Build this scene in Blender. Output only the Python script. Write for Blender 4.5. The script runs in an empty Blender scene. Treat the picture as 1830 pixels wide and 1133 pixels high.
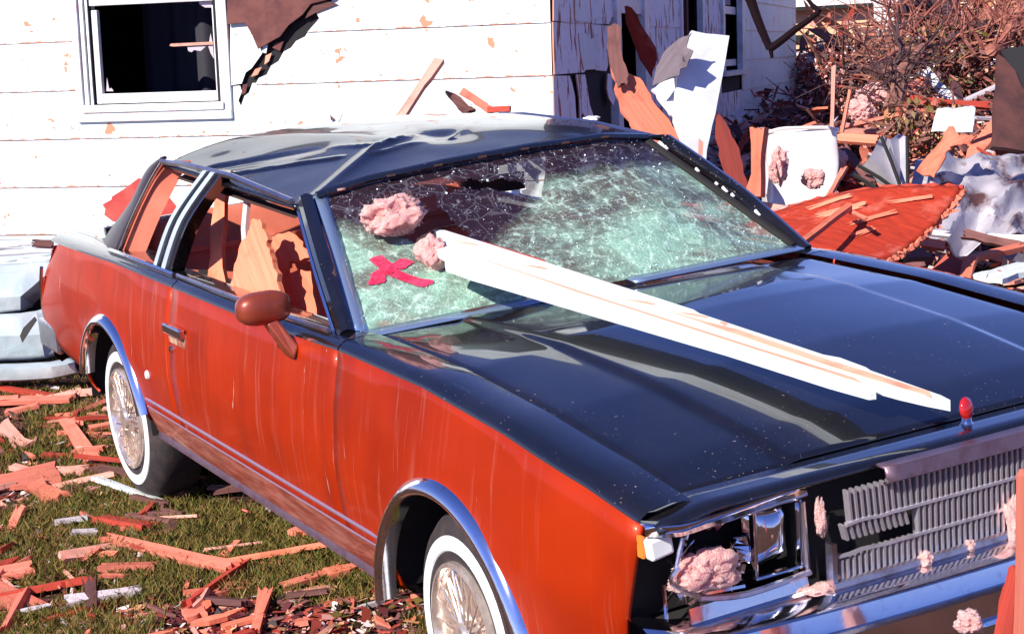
import bpy, bmesh, math, random
import numpy as np
from mathutils import Vector, Matrix, noise

random.seed(7)
rng = np.random.default_rng(7)
C = bpy.context.scene.collection
S = bpy.context.scene
R = math.radians

# ------------------------------------------------------------------ camera, sky, sun, exposure
CAM = Vector((4.88851, -2.59745, 1.93854))
YAW, PITCH, ROLL = R(151.2736), R(-11.9096), R(-4.2154)
FPX, PW, PH = 3063.86, 1830.0, 1133.0
LOOK = Vector((math.cos(PITCH)*math.cos(YAW), math.cos(PITCH)*math.sin(YAW), math.sin(PITCH)))
_r = LOOK.cross(Vector((0, 0, 1))).normalized(); _u = _r.cross(LOOK)
RIGHT = math.cos(ROLL)*_r + math.sin(ROLL)*_u
UP = -math.sin(ROLL)*_r + math.cos(ROLL)*_u
cd = bpy.data.cameras.new('camera')
cam = bpy.data.objects.new('camera', cd); C.objects.link(cam)
cam.matrix_world = Matrix.Translation(CAM) @ Matrix((RIGHT, UP, -LOOK)).transposed().to_4x4()
cd.sensor_width = 36.0; cd.lens = 36.0*FPX/PW; cd.clip_start = .05; cd.clip_end = 2000
S.camera = cam

SUN_EL = R(38); SUN_VEC = Vector((.38, -1, 0)).normalized()*math.cos(SUN_EL) + Vector((0, 0, math.sin(SUN_EL)))
w = bpy.data.worlds.new('World'); S.world = w; w.use_nodes = True
nt = w.node_tree; bg = nt.nodes['Background']
sky = nt.nodes.new('ShaderNodeTexSky'); sky.sky_type = 'NISHITA'; sky.sun_disc = False
sky.sun_elevation = SUN_EL; sky.sun_rotation = math.atan2(SUN_VEC.x, SUN_VEC.y)
sky.air_density = 1.0; sky.dust_density = .1; sky.ozone_density = 4.0
hs = nt.nodes.new('ShaderNodeMix'); hs.data_type = 'RGBA'; hs.blend_type = 'MULTIPLY'
hs.inputs[0].default_value = 1.0; hs.inputs[7].default_value = (.74, .72, 1.26, 1)
nt.links.new(sky.outputs[0], hs.inputs[6]); nt.links.new(hs.outputs[2], bg.inputs[0])
bg.inputs[1].default_value = .078
sd = bpy.data.lights.new('sun', 'SUN'); sd.energy = 4.8; sd.angle = R(.5); sd.color = (1, .95, .85)
so = bpy.data.objects.new('sun', sd); C.objects.link(so)
so.rotation_euler = (-SUN_VEC).to_track_quat('-Z', 'Y').to_euler(); so.location = (0, -10, 12)
S.view_settings.view_transform = 'Standard'; S.view_settings.look = 'None'
S.view_settings.gamma = 1; S.view_settings.use_curve_mapping = False
S.view_settings.exposure = .7
S.render.engine = 'CYCLES'
S.cycles.max_bounces = 8; S.cycles.transparent_max_bounces = 12

# ------------------------------------------------------------------ where things stand (measured from the photograph)
def ray(px, py): return LOOK + RIGHT*((px-PW/2)/FPX) - UP*((py-PH/2)/FPX)
def PX(px, py, d): return CAM + ray(px, py)*d
def G(px, py, z=0.0):
    v = ray(px, py); return CAM + v*((z-CAM.z)/v.z)
def onx(px, py, x):
    v = ray(px, py); return CAM+v*((x-CAM.x)/v.x)
def proj(p):
    q = Vector(p)-CAM; z = q.dot(LOOK)
    return PW/2+FPX*q.dot(RIGHT)/z, PH/2-FPX*q.dot(UP)/z

# ------------------------------------------------------------------ materials
def newmat(name):
    m = bpy.data.materials.new(name); m.use_nodes = True
    return m, m.node_tree, m.node_tree.nodes['Principled BSDF']
def N(nt, typ, **kw):
    n = nt.nodes.new(typ)
    for k, v in kw.items(): setattr(n, k, v)
    return n
def coord(nt, scale=(1, 1, 1), src='Object'):
    tc = N(nt, 'ShaderNodeTexCoord'); mp = N(nt, 'ShaderNodeMapping')
    mp.inputs['Scale'].default_value = scale
    nt.links.new(tc.outputs[src], mp.inputs['Vector']); return mp.outputs[0]
def ntex(nt, vec, scale, detail=4, rough=.55, dist=0):
    n = N(nt, 'ShaderNodeTexNoise'); n.inputs['Scale'].default_value = scale
    n.inputs['Detail'].default_value = detail; n.inputs['Roughness'].default_value = rough
    n.inputs['Distortion'].default_value = dist
    nt.links.new(vec, n.inputs['Vector']); return n.outputs['Fac']
def ramp(nt, fac, a, b, ca=(0, 0, 0, 1), cb=(1, 1, 1, 1)):
    n = N(nt, 'ShaderNodeValToRGB'); e = n.color_ramp.elements
    e[0].position = a; e[1].position = b; e[0].color = ca; e[1].color = cb
    nt.links.new(fac, n.inputs[0]); return n.outputs[0]
def mixc(nt, fac, a, b, blend='MIX'):
    n = N(nt, 'ShaderNodeMix'); n.data_type = 'RGBA'; n.blend_type = blend
    for i, s in ((0, fac), (6, a), (7, b)):
        if isinstance(s, (int, float)): n.inputs[i].default_value = s
        elif isinstance(s, tuple): n.inputs[i].default_value = s if len(s) == 4 else s+(1,)
        else: nt.links.new(s, n.inputs[i])
    return n.outputs[2]
def bump(nt, b, h, strength=.3, dist=.01):
    n = N(nt, 'ShaderNodeBump'); n.inputs['Strength'].default_value = strength; n.inputs['Distance'].default_value = dist
    nt.links.new(h, n.inputs['Height']); nt.links.new(n.outputs[0], b.inputs['Normal'])
def c4(c): return (c[0], c[1], c[2], 1)

def simple(name, col, rough=.5, metal=0, coat=0, col2=None, scale=8, lo=.4, hi=.65, bmp=0, bscale=60, bdist=.004, vec=(1, 1, 1), spec=.5):
    m, nt, b = newmat(name)
    b.inputs['Roughness'].default_value = rough; b.inputs['Metallic'].default_value = metal
    b.inputs['Coat Weight'].default_value = coat; b.inputs['Coat Roughness'].default_value = .04
    b.inputs['Specular IOR Level'].default_value = spec
    b.inputs['Base Color'].default_value = c4(col)
    if col2 is not None:
        v = coord(nt, vec); f = ramp(nt, ntex(nt, v, scale, 5, .6), lo, hi)
        nt.links.new(mixc(nt, f, c4(col), c4(col2)), b.inputs['Base Color'])
    if bmp:
        v = coord(nt, vec); bump(nt, b, ntex(nt, v, bscale, 4), bmp, bdist)
    return m

def wood(name, a, b_, dark=None, rough=.75, peel=None):
    """grain runs along the local X of the piece"""
    m, nt, b = newmat(name); b.inputs['Roughness'].default_value = rough; b.inputs['Specular IOR Level'].default_value = .25
    oi = N(nt, 'ShaderNodeObjectInfo')
    add = N(nt, 'ShaderNodeVectorMath', operation='ADD'); mul = N(nt, 'ShaderNodeVectorMath', operation='SCALE'); mul.inputs[3].default_value = 37.0
    cmb = N(nt, 'ShaderNodeCombineXYZ')
    for i in range(3): nt.links.new(oi.outputs['Random'], cmb.inputs[i])
    nt.links.new(cmb.outputs[0], mul.inputs[0])
    v = coord(nt, (1.2, 22, 22)); nt.links.new(v, add.inputs[0]); nt.links.new(mul.outputs[0], add.inputs[1])
    g = ntex(nt, add.outputs[0], 2.2, 6, .65, .4)
    c = mixc(nt, ramp(nt, g, .3, .72), c4(a), c4(b_))
    v2 = coord(nt, (1, 1, 1)); add2 = N(nt, 'ShaderNodeVectorMath', operation='ADD'); nt.links.new(v2, add2.inputs[0]); nt.links.new(mul.outputs[0], add2.inputs[1])
    blot = ntex(nt, add2.outputs[0], 6, 4, .6)
    dk = dark or tuple(x*.35 for x in a)
    c = mixc(nt, ramp(nt, blot, .55, .78), c, c4(dk))
    # each piece its own tone
    hsv = N(nt, 'ShaderNodeHueSaturation'); mr = N(nt, 'ShaderNodeMapRange'); mr.inputs[3].default_value = .7; mr.inputs[4].default_value = 1.2
    nt.links.new(oi.outputs['Random'], mr.inputs[0]); nt.links.new(mr.outputs[0], hsv.inputs['Value']); nt.links.new(c, hsv.inputs['Color'])
    c = hsv.outputs[0]
    if peel is not None:
        f = ramp(nt, ntex(nt, add2.outputs[0], 9, 5, .7), peel, peel+.03)
        c = mixc(nt, f, mixc(nt, ramp(nt, g, .35, .75), (.70, .78, .78, 1), (.50, .48, .47, 1)), c)
    nt.links.new(c, b.inputs['Base Color'])
    bump(nt, b, g, .5, .006)
    return m

M = {}
# ---- car paint
def paint_orange():
    m, nt, b = newmat('orange_paint')
    v = coord(nt); big = ntex(nt, v, 3.0, 3)
    base = mixc(nt, ramp(nt, big, .35, .7), (.43, .027, .001, 1), (.31, .017, .001, 1))
    # dust runs and smears where plaster dust dried on the door
    st = coord(nt, (26, 2, 1.6)); s1 = ramp(nt, ntex(nt, st, 1.5, 5, .65), .56, .80)
    area = ramp(nt, ntex(nt, coord(nt), 1.6, 2), .40, .62)
    mul = N(nt, 'ShaderNodeMath', operation='MULTIPLY'); nt.links.new(s1, mul.inputs[0]); nt.links.new(area, mul.inputs[1])
    mul2 = N(nt, 'ShaderNodeMath', operation='MULTIPLY'); nt.links.new(mul.outputs[0], mul2.inputs[0]); mul2.inputs[1].default_value = .38
    c = mixc(nt, mul2.outputs[0], base, (.62, .30, .24, 1))
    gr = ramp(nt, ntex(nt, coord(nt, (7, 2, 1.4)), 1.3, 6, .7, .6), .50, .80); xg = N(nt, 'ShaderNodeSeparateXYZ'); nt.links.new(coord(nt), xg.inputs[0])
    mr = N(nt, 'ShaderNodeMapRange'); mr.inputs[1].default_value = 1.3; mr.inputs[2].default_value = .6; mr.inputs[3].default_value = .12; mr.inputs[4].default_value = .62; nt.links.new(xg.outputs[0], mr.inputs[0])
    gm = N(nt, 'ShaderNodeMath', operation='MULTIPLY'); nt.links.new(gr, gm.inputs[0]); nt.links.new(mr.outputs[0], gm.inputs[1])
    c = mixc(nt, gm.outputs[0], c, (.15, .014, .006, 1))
    sc = ramp(nt, ntex(nt, coord(nt, (40, 10, 5)), 1.1, 3, .5, 1.2), .70, .74); scm = N(nt, 'ShaderNodeMath', operation='MULTIPLY'); nt.links.new(sc, scm.inputs[0]); nt.links.new(ramp(nt, ntex(nt, coord(nt), 2.3, 2), .50, .60), scm.inputs[1])
    c = mixc(nt, scm.outputs[0], c, (.55, .34, .30, 1))
    vz = N(nt, 'ShaderNodeTexVoronoi'); vz.inputs['Scale'].default_value = 34; nt.links.new(coord(nt), vz.inputs['Vector'])
    sp = ramp(nt, vz.outputs['Distance'], .05, .075, (1, 1, 1, 1), (0, 0, 0, 1))
    spm = N(nt, 'ShaderNodeMath', operation='MULTIPLY'); nt.links.new(sp, spm.inputs[0])
    nt.links.new(ramp(nt, ntex(nt, coord(nt), 5, 2), .58, .62), spm.inputs[1])
    c = mixc(nt, spm.outputs[0], c, (.16, .05, .03, 1))
    nt.links.new(c, b.inputs['Base Color'])
    b.inputs['Roughness'].default_value = .45; b.inputs['Metallic'].default_value = .2; b.inputs['Specular IOR Level'].default_value = .2
    b.inputs['Coat Weight'].default_value = .14; b.inputs['Coat Roughness'].default_value = .09
    bump(nt, b, ntex(nt, coord(nt), 4, 2), .25, .012)
    return m
M['orange'] = paint_orange()
def paint_black(name, dust):
    m, nt, b = newmat(name)
    d = ramp(nt, ntex(nt, coord(nt), 3.5, 6, .7), .45, .85)
    mulc = N(nt, 'ShaderNodeMath', operation='MULTIPLY'); nt.links.new(d, mulc.inputs[0]); mulc.inputs[1].default_value = dust
    nt.links.new(mixc(nt, mulc.outputs[0], (.006, .006, .008, 1), (.10, .07, .06, 1)), b.inputs['Base Color'])
    sp = ramp(nt, ntex(nt, coord(nt), 130, 2, .5), .70, .73); spl = N(nt, 'ShaderNodeMath', operation='MULTIPLY'); nt.links.new(sp, spl.inputs[0]); nt.links.new(ramp(nt, ntex(nt, coord(nt), 6, 3), .45, .6), spl.inputs[1])
    nt.links.new(mixc(nt, spl.outputs[0], mixc(nt, mulc.outputs[0], (.006, .006, .008, 1), (.10, .07, .06, 1)), (.30, .24, .22, 1)), b.inputs['Base Color'])
    rg = N(nt, 'ShaderNodeMapRange'); rg.inputs[3].default_value = .02; rg.inputs[4].default_value = .12; nt.links.new(d, rg.inputs[0]); nt.links.new(rg.outputs[0], b.inputs['Coat Roughness'])
    b.inputs['Roughness'].default_value = .25; b.inputs['Coat Weight'].default_value = 1; b.inputs['Coat Roughness'].default_value = .03
    b.inputs['Coat IOR'].default_value = 1.72; b.inputs['Specular IOR Level'].default_value = .15
    bump(nt, b, ntex(nt, coord(nt), 3.0, 2), .12, .02)
    return m
M['black'] = paint_black('black_paint', .10)
M['vinyl_top'] = paint_black('black_roof_paint', .22); M['vinyl_top'].node_tree.nodes['Principled BSDF'].inputs['Coat IOR'].default_value = 1.38; M['vinyl_top'].node_tree.nodes['Principled BSDF'].inputs['Coat Weight'].default_value = .7
M['pillar_vinyl'] = simple('dark_grained_vinyl', (.030, .018, .024), .38, bmp=.3, bscale=180, bdist=.002)
M['dark'] = simple('dark_cavity', (.012, .010, .010), .9)
M['rubber'] = simple('tyre_rubber', (.022, .018, .02), .8, col2=(.05, .032, .03), scale=20, bmp=.3)
M['whitewall'] = simple('whitewall_rubber', (.78, .78, .78), .6, col2=(.6, .5, .45), scale=14, lo=.55, hi=.9)
M['chrome'] = simple('chrome', (.78, .78, .82), .10, 1, col2=(.55, .42, .40), scale=30, lo=.55, hi=.9, bmp=.06, bscale=30)
M['strip'] = simple('brushed_strip', (.40, .28, .36), .35, .6)
M['chrome_dull'] = simple('pitted_chrome', (.62, .58, .62), .28, 1, col2=(.35, .20, .18), scale=18, lo=.5, hi=.8, bmp=.15, bscale=60)
M['salmon_vinyl'] = simple('salmon_vinyl', (.70, .19, .12), .5, col2=(.60, .14, .085), scale=5, bmp=.25, bscale=160, bdist=.002)
M['dash'] = simple('dark_dash', (.03, .015, .012), .6, col2=(.1, .03, .02), scale=10)
M['headliner'] = simple('dark_headliner', (.06, .025, .02), .9)
M['wheel_chrome'] = simple('wheel_cover_chrome', (.86, .74, .64), .22, .75, col2=(.45, .30, .26), scale=24, lo=.45, hi=.8, bmp=.15)
M['pale_trim'] = simple('pale_anodised_trim', (.62, .70, .76), .3, .45)
M['red_plastic'] = simple('red_lens', (.45, .012, .01), .15, coat=1)
M['red_spray'] = simple('red_spray_paint', (.55, .012, .06), .6, col2=(.62, .05, .12), scale=30)
M['white_lens'] = simple('white_plastic', (.82, .82, .8), .3)
M['amber'] = simple('amber_lens', (.7, .22, .03), .25)
M['rust'] = simple('rusty_bracket', (.25, .07, .04), .7, col2=(.5, .3, .2), scale=25, bmp=.4)
# ---- wood
M['pine'] = wood('fresh_broken_pine', (.74, .225, .15), (.60, .14, .09))
M['pine_pale'] = wood('pale_pine', (.82, .40, .31), (.72, .28, .21))
M['redwood'] = wood('red_wood', (.50, .060, .035), (.32, .035, .022))
M['veneer'] = wood('red_brown_veneer', (.40, .035, .012), (.22, .018, .008), (.50, .14, .10))
M['weathered'] = wood('weathered_wood', (.20, .08, .07), (.10, .04, .04))
M['ply'] = wood('orange_plywood', (.80, .24, .15), (.68, .15, .08))
M['white_wood'] = wood('white_painted_wood', (.74, .25, .17), (.62, .17, .11), peel=.60)
M['shade_grey'] = wood('painted_shade_grey', (.17, .13, .15), (.12, .09, .105))  # dark grey with the torn sheet's shade put into the colour
M['dusty_wood'] = wood('grey_white_scrap', (.62, .56, .58), (.46, .38, .42))
M['ply_bright'] = wood('salmon_plywood', (.82, .25, .145), (.66, .15, .08), (.50, .10, .05))
# ---- house
def siding():
    m, nt, b = newmat('white_siding_paint'); b.inputs['Roughness'].default_value = .6
    oi = N(nt, 'ShaderNodeObjectInfo')
    v = coord(nt, (1, 1, 1)); f = ntex(nt, v, 7.5, 5, .62)
    chips = ramp(nt, f, .635, .65)
    small = ramp(nt, ntex(nt, coord(nt, (1, 1, 1.6)), 26, 3, .6), .685, .70)
    mx = N(nt, 'ShaderNodeMath', operation='MAXIMUM'); nt.links.new(chips, mx.inputs[0]); nt.links.new(small, mx.inputs[1])
    sx = N(nt, 'ShaderNodeSeparateXYZ'); nt.links.new(coord(nt), sx.inputs[0])
    fr = N(nt, 'ShaderNodeMath', operation='MULTIPLY_ADD'); fr.inputs[1].default_value = 1/.2895; fr.inputs[2].default_value = -.1815/.2895; nt.links.new(sx.outputs[2], fr.inputs[0])
    fc = N(nt, 'ShaderNodeMath', operation='FRACT'); nt.links.new(fr.outputs[0], fc.inputs[0])
    en = N(nt, 'ShaderNodeMath', operation='MULTIPLY_ADD'); en.inputs[1].default_value = -.16; en.inputs[2].default_value = .058; nt.links.new(ntex(nt, coord(nt, (3, 3, 3)), 6, 5, .65), en.inputs[0])
    ad = N(nt, 'ShaderNodeMath', operation='SUBTRACT'); nt.links.new(fc.outputs[0], ad.inputs[0]); nt.links.new(en.outputs[0], ad.inputs[1])
    worn = ramp(nt, ad.outputs[0], .030, .036, (1, 1, 1, 1), (0, 0, 0, 1))
    m2 = N(nt, 'ShaderNodeMath', operation='MAXIMUM'); nt.links.new(mx.outputs[0], m2.inputs[0]); nt.links.new(worn, m2.inputs[1]); mx = m2
    dirt = ramp(nt, ntex(nt, coord(nt, (1, 1, .4)), 3, 5, .6), .4, .9)
    wht = mixc(nt, dirt, (.68, .76, .75, 1), (.66, .63, .61, 1))
    c = mixc(nt, mx.outputs[0], wht, (.60, .22, .12, 1))
    nt.links.new(c, b.inputs['Base Color'])
    bump(nt, b, mx.outputs[0], -.6, .003)
    return m
M['siding'] = siding()
M['siding_peeled'] = (lambda: None)
def peeled():
    m, nt, b = newmat('peeling_siding_paint'); b.inputs['Roughness'].default_value = .7
    f = ntex(nt, coord(nt, (4, 4, 1.2)), 3.2, 5, .62)
    chips = ramp(nt, f, .565, .58)
    brown = mixc(nt, ramp(nt, ntex(nt, coord(nt, (10, 10, 2)), 4, 3), .35, .65), (.16, .045, .035, 1), (.52, .18, .10, 1))
    c = mixc(nt, chips, (.80, .79, .81, 1), brown)
    nt.links.new(c, b.inputs['Base Color']); bump(nt, b, chips, -.6, .004)
    return m
M['siding_peeled'] = peeled()
M['trim_white'] = simple('white_trim_paint', (.70, .73, .74), .5, col2=(.60, .40, .36), scale=9, lo=.45, hi=.75, bmp=.2)
M['sheathing'] = simple('brown_sheathing_board', (.16, .055, .045), .9, col2=(.10, .03, .03), scale=9, bmp=.4, bscale=40)
M['tar'] = simple('tar_paper', (.012, .010, .012), .9)
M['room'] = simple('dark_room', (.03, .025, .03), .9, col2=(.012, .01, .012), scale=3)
# ---- rest
M['insulation'] = simple('pink_insulation', (.95, .52, .48), .95, col2=(.86, .36, .33), scale=45, lo=.35, hi=.75, bmp=.8, bscale=260, bdist=.02, spec=.1)
M['sheet_white'] = simple('white_enamel_sheet', (.72, .75, .77), .38, col2=(.55, .52, .54), scale=5, lo=.45, hi=.85, bmp=.25, bscale=9, bdist=.02)
M['sheet_left'] = simple('pale_galvanised_sheet', (.42, .50, .52), .4, .15, col2=(.55, .58, .60), scale=4, bmp=.3, bscale=12, bdist=.02)
M['header_silver'] = simple('dull_header_plastic', (.19, .12, .15), .4, .6, col2=(.12, .05, .06), scale=25, lo=.45, hi=.8, bmp=.2)
M['sunless_red'] = wood('dark_red_board', (.22, .028, .018), (.12, .014, .012))
M['twig_black'] = simple('black_bark', (.012, .006, .008), .95, bmp=.5, spec=.05)
M['copper'] = simple('copper_mirror_paint', (.34, .060, .030), .38, .35, coat=.2, col2=(.26, .045, .022), scale=12)
M['grille_silver'] = simple('silver_grille_plastic', (.74, .68, .74), .24, .75, col2=(.40, .28, .30), scale=40, lo=.5, hi=.9)
M['rocker_dust'] = simple('dusty_rocker_paint', (.20, .035, .018), .5, coat=.3, col2=(.42, .17, .13), scale=9, lo=.4, hi=.8, vec=(.6, 1, 4), bmp=.2)
M['sheet_grey'] = simple('grey_sheet_metal', (.42, .41, .46), .42, .35, col2=(.55, .50, .54), scale=6, bmp=.3, bscale=10, bdist=.02)
M['sheet_rust'] = simple('rust_stained_sheet', (.46, .42, .46), .5, .3, col2=(.12, .05, .05), scale=4.5, lo=.5, hi=.6, bmp=.3, bscale=14, bdist=.02)
M['dark_board'] = simple('dark_brown_panel', (.11, .035, .028), .7, col2=(.05, .018, .016), scale=7, bmp=.3)
M['black_panel'] = simple('black_panel', (.015, .012, .012), .6)
M['bark'] = simple('brown_bark', (.16, .065, .05), .9, col2=(.30, .13, .10), scale=18, bmp=.8, bscale=40, bdist=.01)
M['bark_red'] = simple('red_bark', (.20, .05, .04), .85, col2=(.42, .16, .11), scale=14, bmp=.6, bscale=40)
M['bark_dark'] = simple('dark_bark', (.05, .022, .03), .9, col2=(.10, .05, .05), scale=20, bmp=.6)
M['cream'] = simple('cream_siding', (.72, .44, .26), .7, col2=(.66, .36, .2), scale=3)
M['appliance'] = simple('cream_enamel', (.80, .74, .70), .3, coat=.4, col2=(.70, .55, .50), scale=9, lo=.55, hi=.8)
M['red_sheet'] = simple('red_upholstery', (.58, .05, .04), .6, col2=(.66, .12, .09), scale=6)
M['blue_cloth'] = simple('blue_cloth', (.05, .10, .35), .7)
_b = M['insulation'].node_tree.nodes['Principled BSDF']; _b.inputs['Subsurface Weight'].default_value = .5; _b.inputs['Subsurface Radius'].default_value = (.03, .016, .015); _b.inputs['Subsurface Scale'].default_value = 1.0
_t = M['red_spray'].node_tree; _b = _t.nodes['Principled BSDF']
_e = ramp(_t, ntex(_t, coord(_t), 70, 4, .7), .30, .46); _t.links.new(_e, _b.inputs['Alpha'])

# ------------------------------------------------------------------ mesh helpers
def mesh(name, V, F, mat, parent=None, smooth=False, loc=None, sharp=None, uv=None):
    me = bpy.data.meshes.new(name)
    me.from_pydata([tuple(v) for v in V], [], F)
    if uv is not None:
        l = me.uv_layers.new(name='UVMap')
        for lp in me.loops: l.data[lp.index].uv = uv[lp.vertex_index]
    for mm in (mat if isinstance(mat, list) else [mat]): me.materials.append(mm)
    if smooth:
        me.polygons.foreach_set('use_smooth', [True]*len(me.polygons))
        if sharp: me.set_sharp_from_angle(angle=R(sharp))
    o = bpy.data.objects.new(name, me); C.objects.link(o)
    if parent: o.parent = parent
    if loc is not None: o.location = loc
    return o
def tag(o, label=None, cat=None, group=None, kind=None):
    for k, v in (('label', label), ('category', cat), ('group', group), ('kind', kind)):
        if v: o[k] = v
    return o
def empty(name, loc, label, cat, group=None, rot=None):
    o = bpy.data.objects.new(name, None); C.objects.link(o); o.location = loc
    if rot is not None: o.matrix_world = Matrix.Translation(loc) @ rot.to_4x4()
    return tag(o, label, cat, group)
class MB:
    def __init__(s): s.V = []; s.F = []
    def add(s, V, F):
        n = len(s.V); s.V += [tuple(v) for v in V]; s.F += [tuple(i+n for i in f) for f in F]; return s
    def box(s, c, sz, rot=None):
        hx, hy, hz = (q/2 for q in sz); V = []
        for x in (-hx, hx):
            for y in (-hy, hy):
                for z in (-hz, hz):
                    p = Vector((x, y, z)); p = rot @ p if rot is not None else p
                    V.append(p+Vector(c))
        return s.add(V, [(0, 1, 3, 2), (4, 6, 7, 5), (0, 4, 5, 1), (2, 3, 7, 6), (0, 2, 6, 4), (1, 5, 7, 3)])
    def tube(s, pts, rad, n=8, cap=True):
        pts = [Vector(p) for p in pts]; rad = rad if isinstance(rad, (list, tuple)) else [rad]*len(pts)
        V, F = [], []; prev = None
        for i, p in enumerate(pts):
            t = (pts[min(i+1, len(pts)-1)]-pts[max(i-1, 0)]).normalized()
            a = t.orthogonal().normalized() if prev is None else (prev-t*prev.dot(t)).normalized()
            prev = a; b = t.cross(a)
            for k in range(n):
                th = 2*math.pi*k/n; V.append(p+(a*math.cos(th)+b*math.sin(th))*rad[i])
        for i in range(len(pts)-1):
            for k in range(n):
                F.append((i*n+k, i*n+(k+1) % n, (i+1)*n+(k+1) % n, (i+1)*n+k))
        if cap:
            F.append(tuple(range(n))[::-1]); F.append(tuple((len(pts)-1)*n+k for k in range(n)))
        return s.add(V, F)
    def lathe(s, prof, n=48, axis='y', center=(0, 0, 0)):
        """prof: list of (radius, offset along axis)"""
        V, F = [], []; m = len(prof)
        for k in range(n):
            th = 2*math.pi*k/n
            for r, h in prof:
                V.append((center[0]+r*math.cos(th), center[1]+h, center[2]+r*math.sin(th)))
        for k in range(n):
            for j in range(m-1):
                F.append((k*m+j, ((k+1) % n)*m+j, ((k+1) % n)*m+j+1, k*m+j+1))
        return s.add(V, F)
    def grid(s, fn, us, vs):
        V = [fn(u, v) for u in us for v in vs]; m = len(vs)
        F = [(i*m+j, (i+1)*m+j, (i+1)*m+j+1, i*m+j+1) for i in range(len(us)-1) for j in range(m-1)]
        return s.add(V, F)
    def strip(s, A, B):
        n = len(A); return s.add(list(A)+list(B), [(i, i+1, n+i+1, n+i) for i in range(n-1)])
    def prism(s, poly, frame, th):
        """poly 2-D outline in frame (origin, ax, ay); extruded by th along the normal"""
        o, ax, ay = (Vector(q) for q in frame); nz = ax.cross(ay).normalized(); n = len(poly)
        V = [o+ax*p[0]+ay*p[1]+nz*(th/2) for p in poly]+[o+ax*p[0]+ay*p[1]-nz*(th/2) for p in poly]
        return s.add(V, [tuple(range(n)), tuple(range(2*n-1, n-1, -1))]+[(i, n+i, n+(i+1) % n, (i+1) % n) for i in range(n)])
    def build(s, name, mat, parent=None, smooth=False, sharp=40, loc=None, fix=False):
        o = mesh(name, s.V, s.F, mat, parent, smooth, loc, sharp)
        if fix:
            bm = bmesh.new(); bm.from_mesh(o.data); bmesh.ops.recalc_face_normals(bm, faces=bm.faces); bm.to_mesh(o.data); bm.free()
            if smooth: o.data.set_sharp_from_angle(angle=R(sharp))
        return o
def lin(a, b, n): return [a+(b-a)*i/(n-1) for i in range(n)]
def interp(x, xs, ys): return float(np.interp(x, xs, ys))
def solid(o, th, offset=-1):
    m = o.modifiers.new('solid', 'SOLIDIFY'); m.thickness = th; m.offset = offset; return o
def bevel(o, wd, seg=2):
    m = o.modifiers.new('bevel', 'BEVEL'); m.width = wd; m.segments = seg; m.limit_method = 'ANGLE'; m.angle_limit = R(40); return o
def curve_pts(pts, n):
    """Catmull-Rom through pts"""
    P = [Vector(p) for p in pts]; out = []
    for i in range(len(P)-1):
        a, b, c, d = P[max(i-1, 0)], P[i], P[i+1], P[min(i+2, len(P)-1)]
        for k in range(n):
            t = k/n
            out.append(.5*((2*b)+(c-a)*t+(2*a-5*b+4*c-d)*t*t+(3*b-a-3*c+d)*t**3))
    out.append(P[-1]); return out

# ------------------------------------------------------------------ the ground
def hgt(x, y):
    d = max(0.0, min(1.0, (math.hypot(x-1, y)-2.6)/3.0))
    return d*(.05*noise.noise(Vector((x*.35, y*.35, 0)))+.02*noise.noise(Vector((x*1.3, y*1.3, 5))))
def ground_mat():
    m, nt, b = newmat('littered_earth'); b.inputs['Roughness'].default_value = .95; b.inputs['Specular IOR Level'].default_value = .1
    v = coord(nt); f = ntex(nt, v, 2.2, 6, .65); g = ntex(nt, v, 24, 5, .7)
    c = mixc(nt, ramp(nt, f, .42, .6), (.10, .06, .025, 1), (.26, .095, .06, 1))
    c = mixc(nt, ramp(nt, g, .5, .75), c, (.42, .18, .13, 1))
    c = mixc(nt, ramp(nt, ntex(nt, v, 60, 3, .6), .45, .3), c, (.04, .02, .015, 1), 'MIX')
    nt.links.new(c, b.inputs['Base Color']); bump(nt, b, g, .8, .03); return m
M['ground'] = ground_mat()
mb = MB()
ax_ = [-400, -120, -60, -40, -30]+lin(-24, 12, 73)+[16, 30, 60, 140, 400]
mb.grid(lambda x, y: (x, y, hgt(x, y)), ax_, [-400, -120, -50, -20, -12]+lin(-9, 27, 73)+[34, 50, 90, 160, 400])
tag(mb.build('ground', M['ground'], smooth=True, sharp=180), kind='structure')

# ------------------------------------------------------------------ the car (x forward, y to its left, z up)
car = empty('car', (0, 0, 0), 'wrecked orange two-door coupe with black hood and shattered windshield standing on littered grass', 'car')
def part(mb, name, mat, parent=car, **k): return mb.build(name, mat, parent, **k)

EX = [-2.46, -2.2, -1.3, -.67, 0, .46, .77, 1.24, 1.65, 2.0, 2.19]
EZ = [.875, .915, .930, .927, .925, .932, .940, .931, .901, .861, .828]
def zt(x): return interp(x, EX, EZ)
def yside(z, x):
    y = interp(z, [.33, .36, .46, .62, .78, .93], [.845, .865, .890, .905, .893, .863])
    for cx in (-1.373, 1.373):                      # the panel flares out round each wheel opening
        r = math.hypot(x-cx, z-AZ)
        if z > .40: y += .020*math.exp(-max(0, r-.36)/.045)
    y -= .0035*max(0, (-x-1.9)*10)**2*.25
    y -= .02*max(0, (x-1.75)/.45)**2
    return y
AR, AZ = .372, .325                       # wheel-arch radius and height of its centre
def zbot(x):
    z = interp(x, [-2.47, -2.2, -1.85, -1.72, 2.3], [.56, .47, .44, .335, .335])
    for cx in (-1.373, 1.373):
        d = abs(x-cx)
        if d < AR: z = max(z, AZ+math.sqrt(AR*AR-d*d))
    return z
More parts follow.
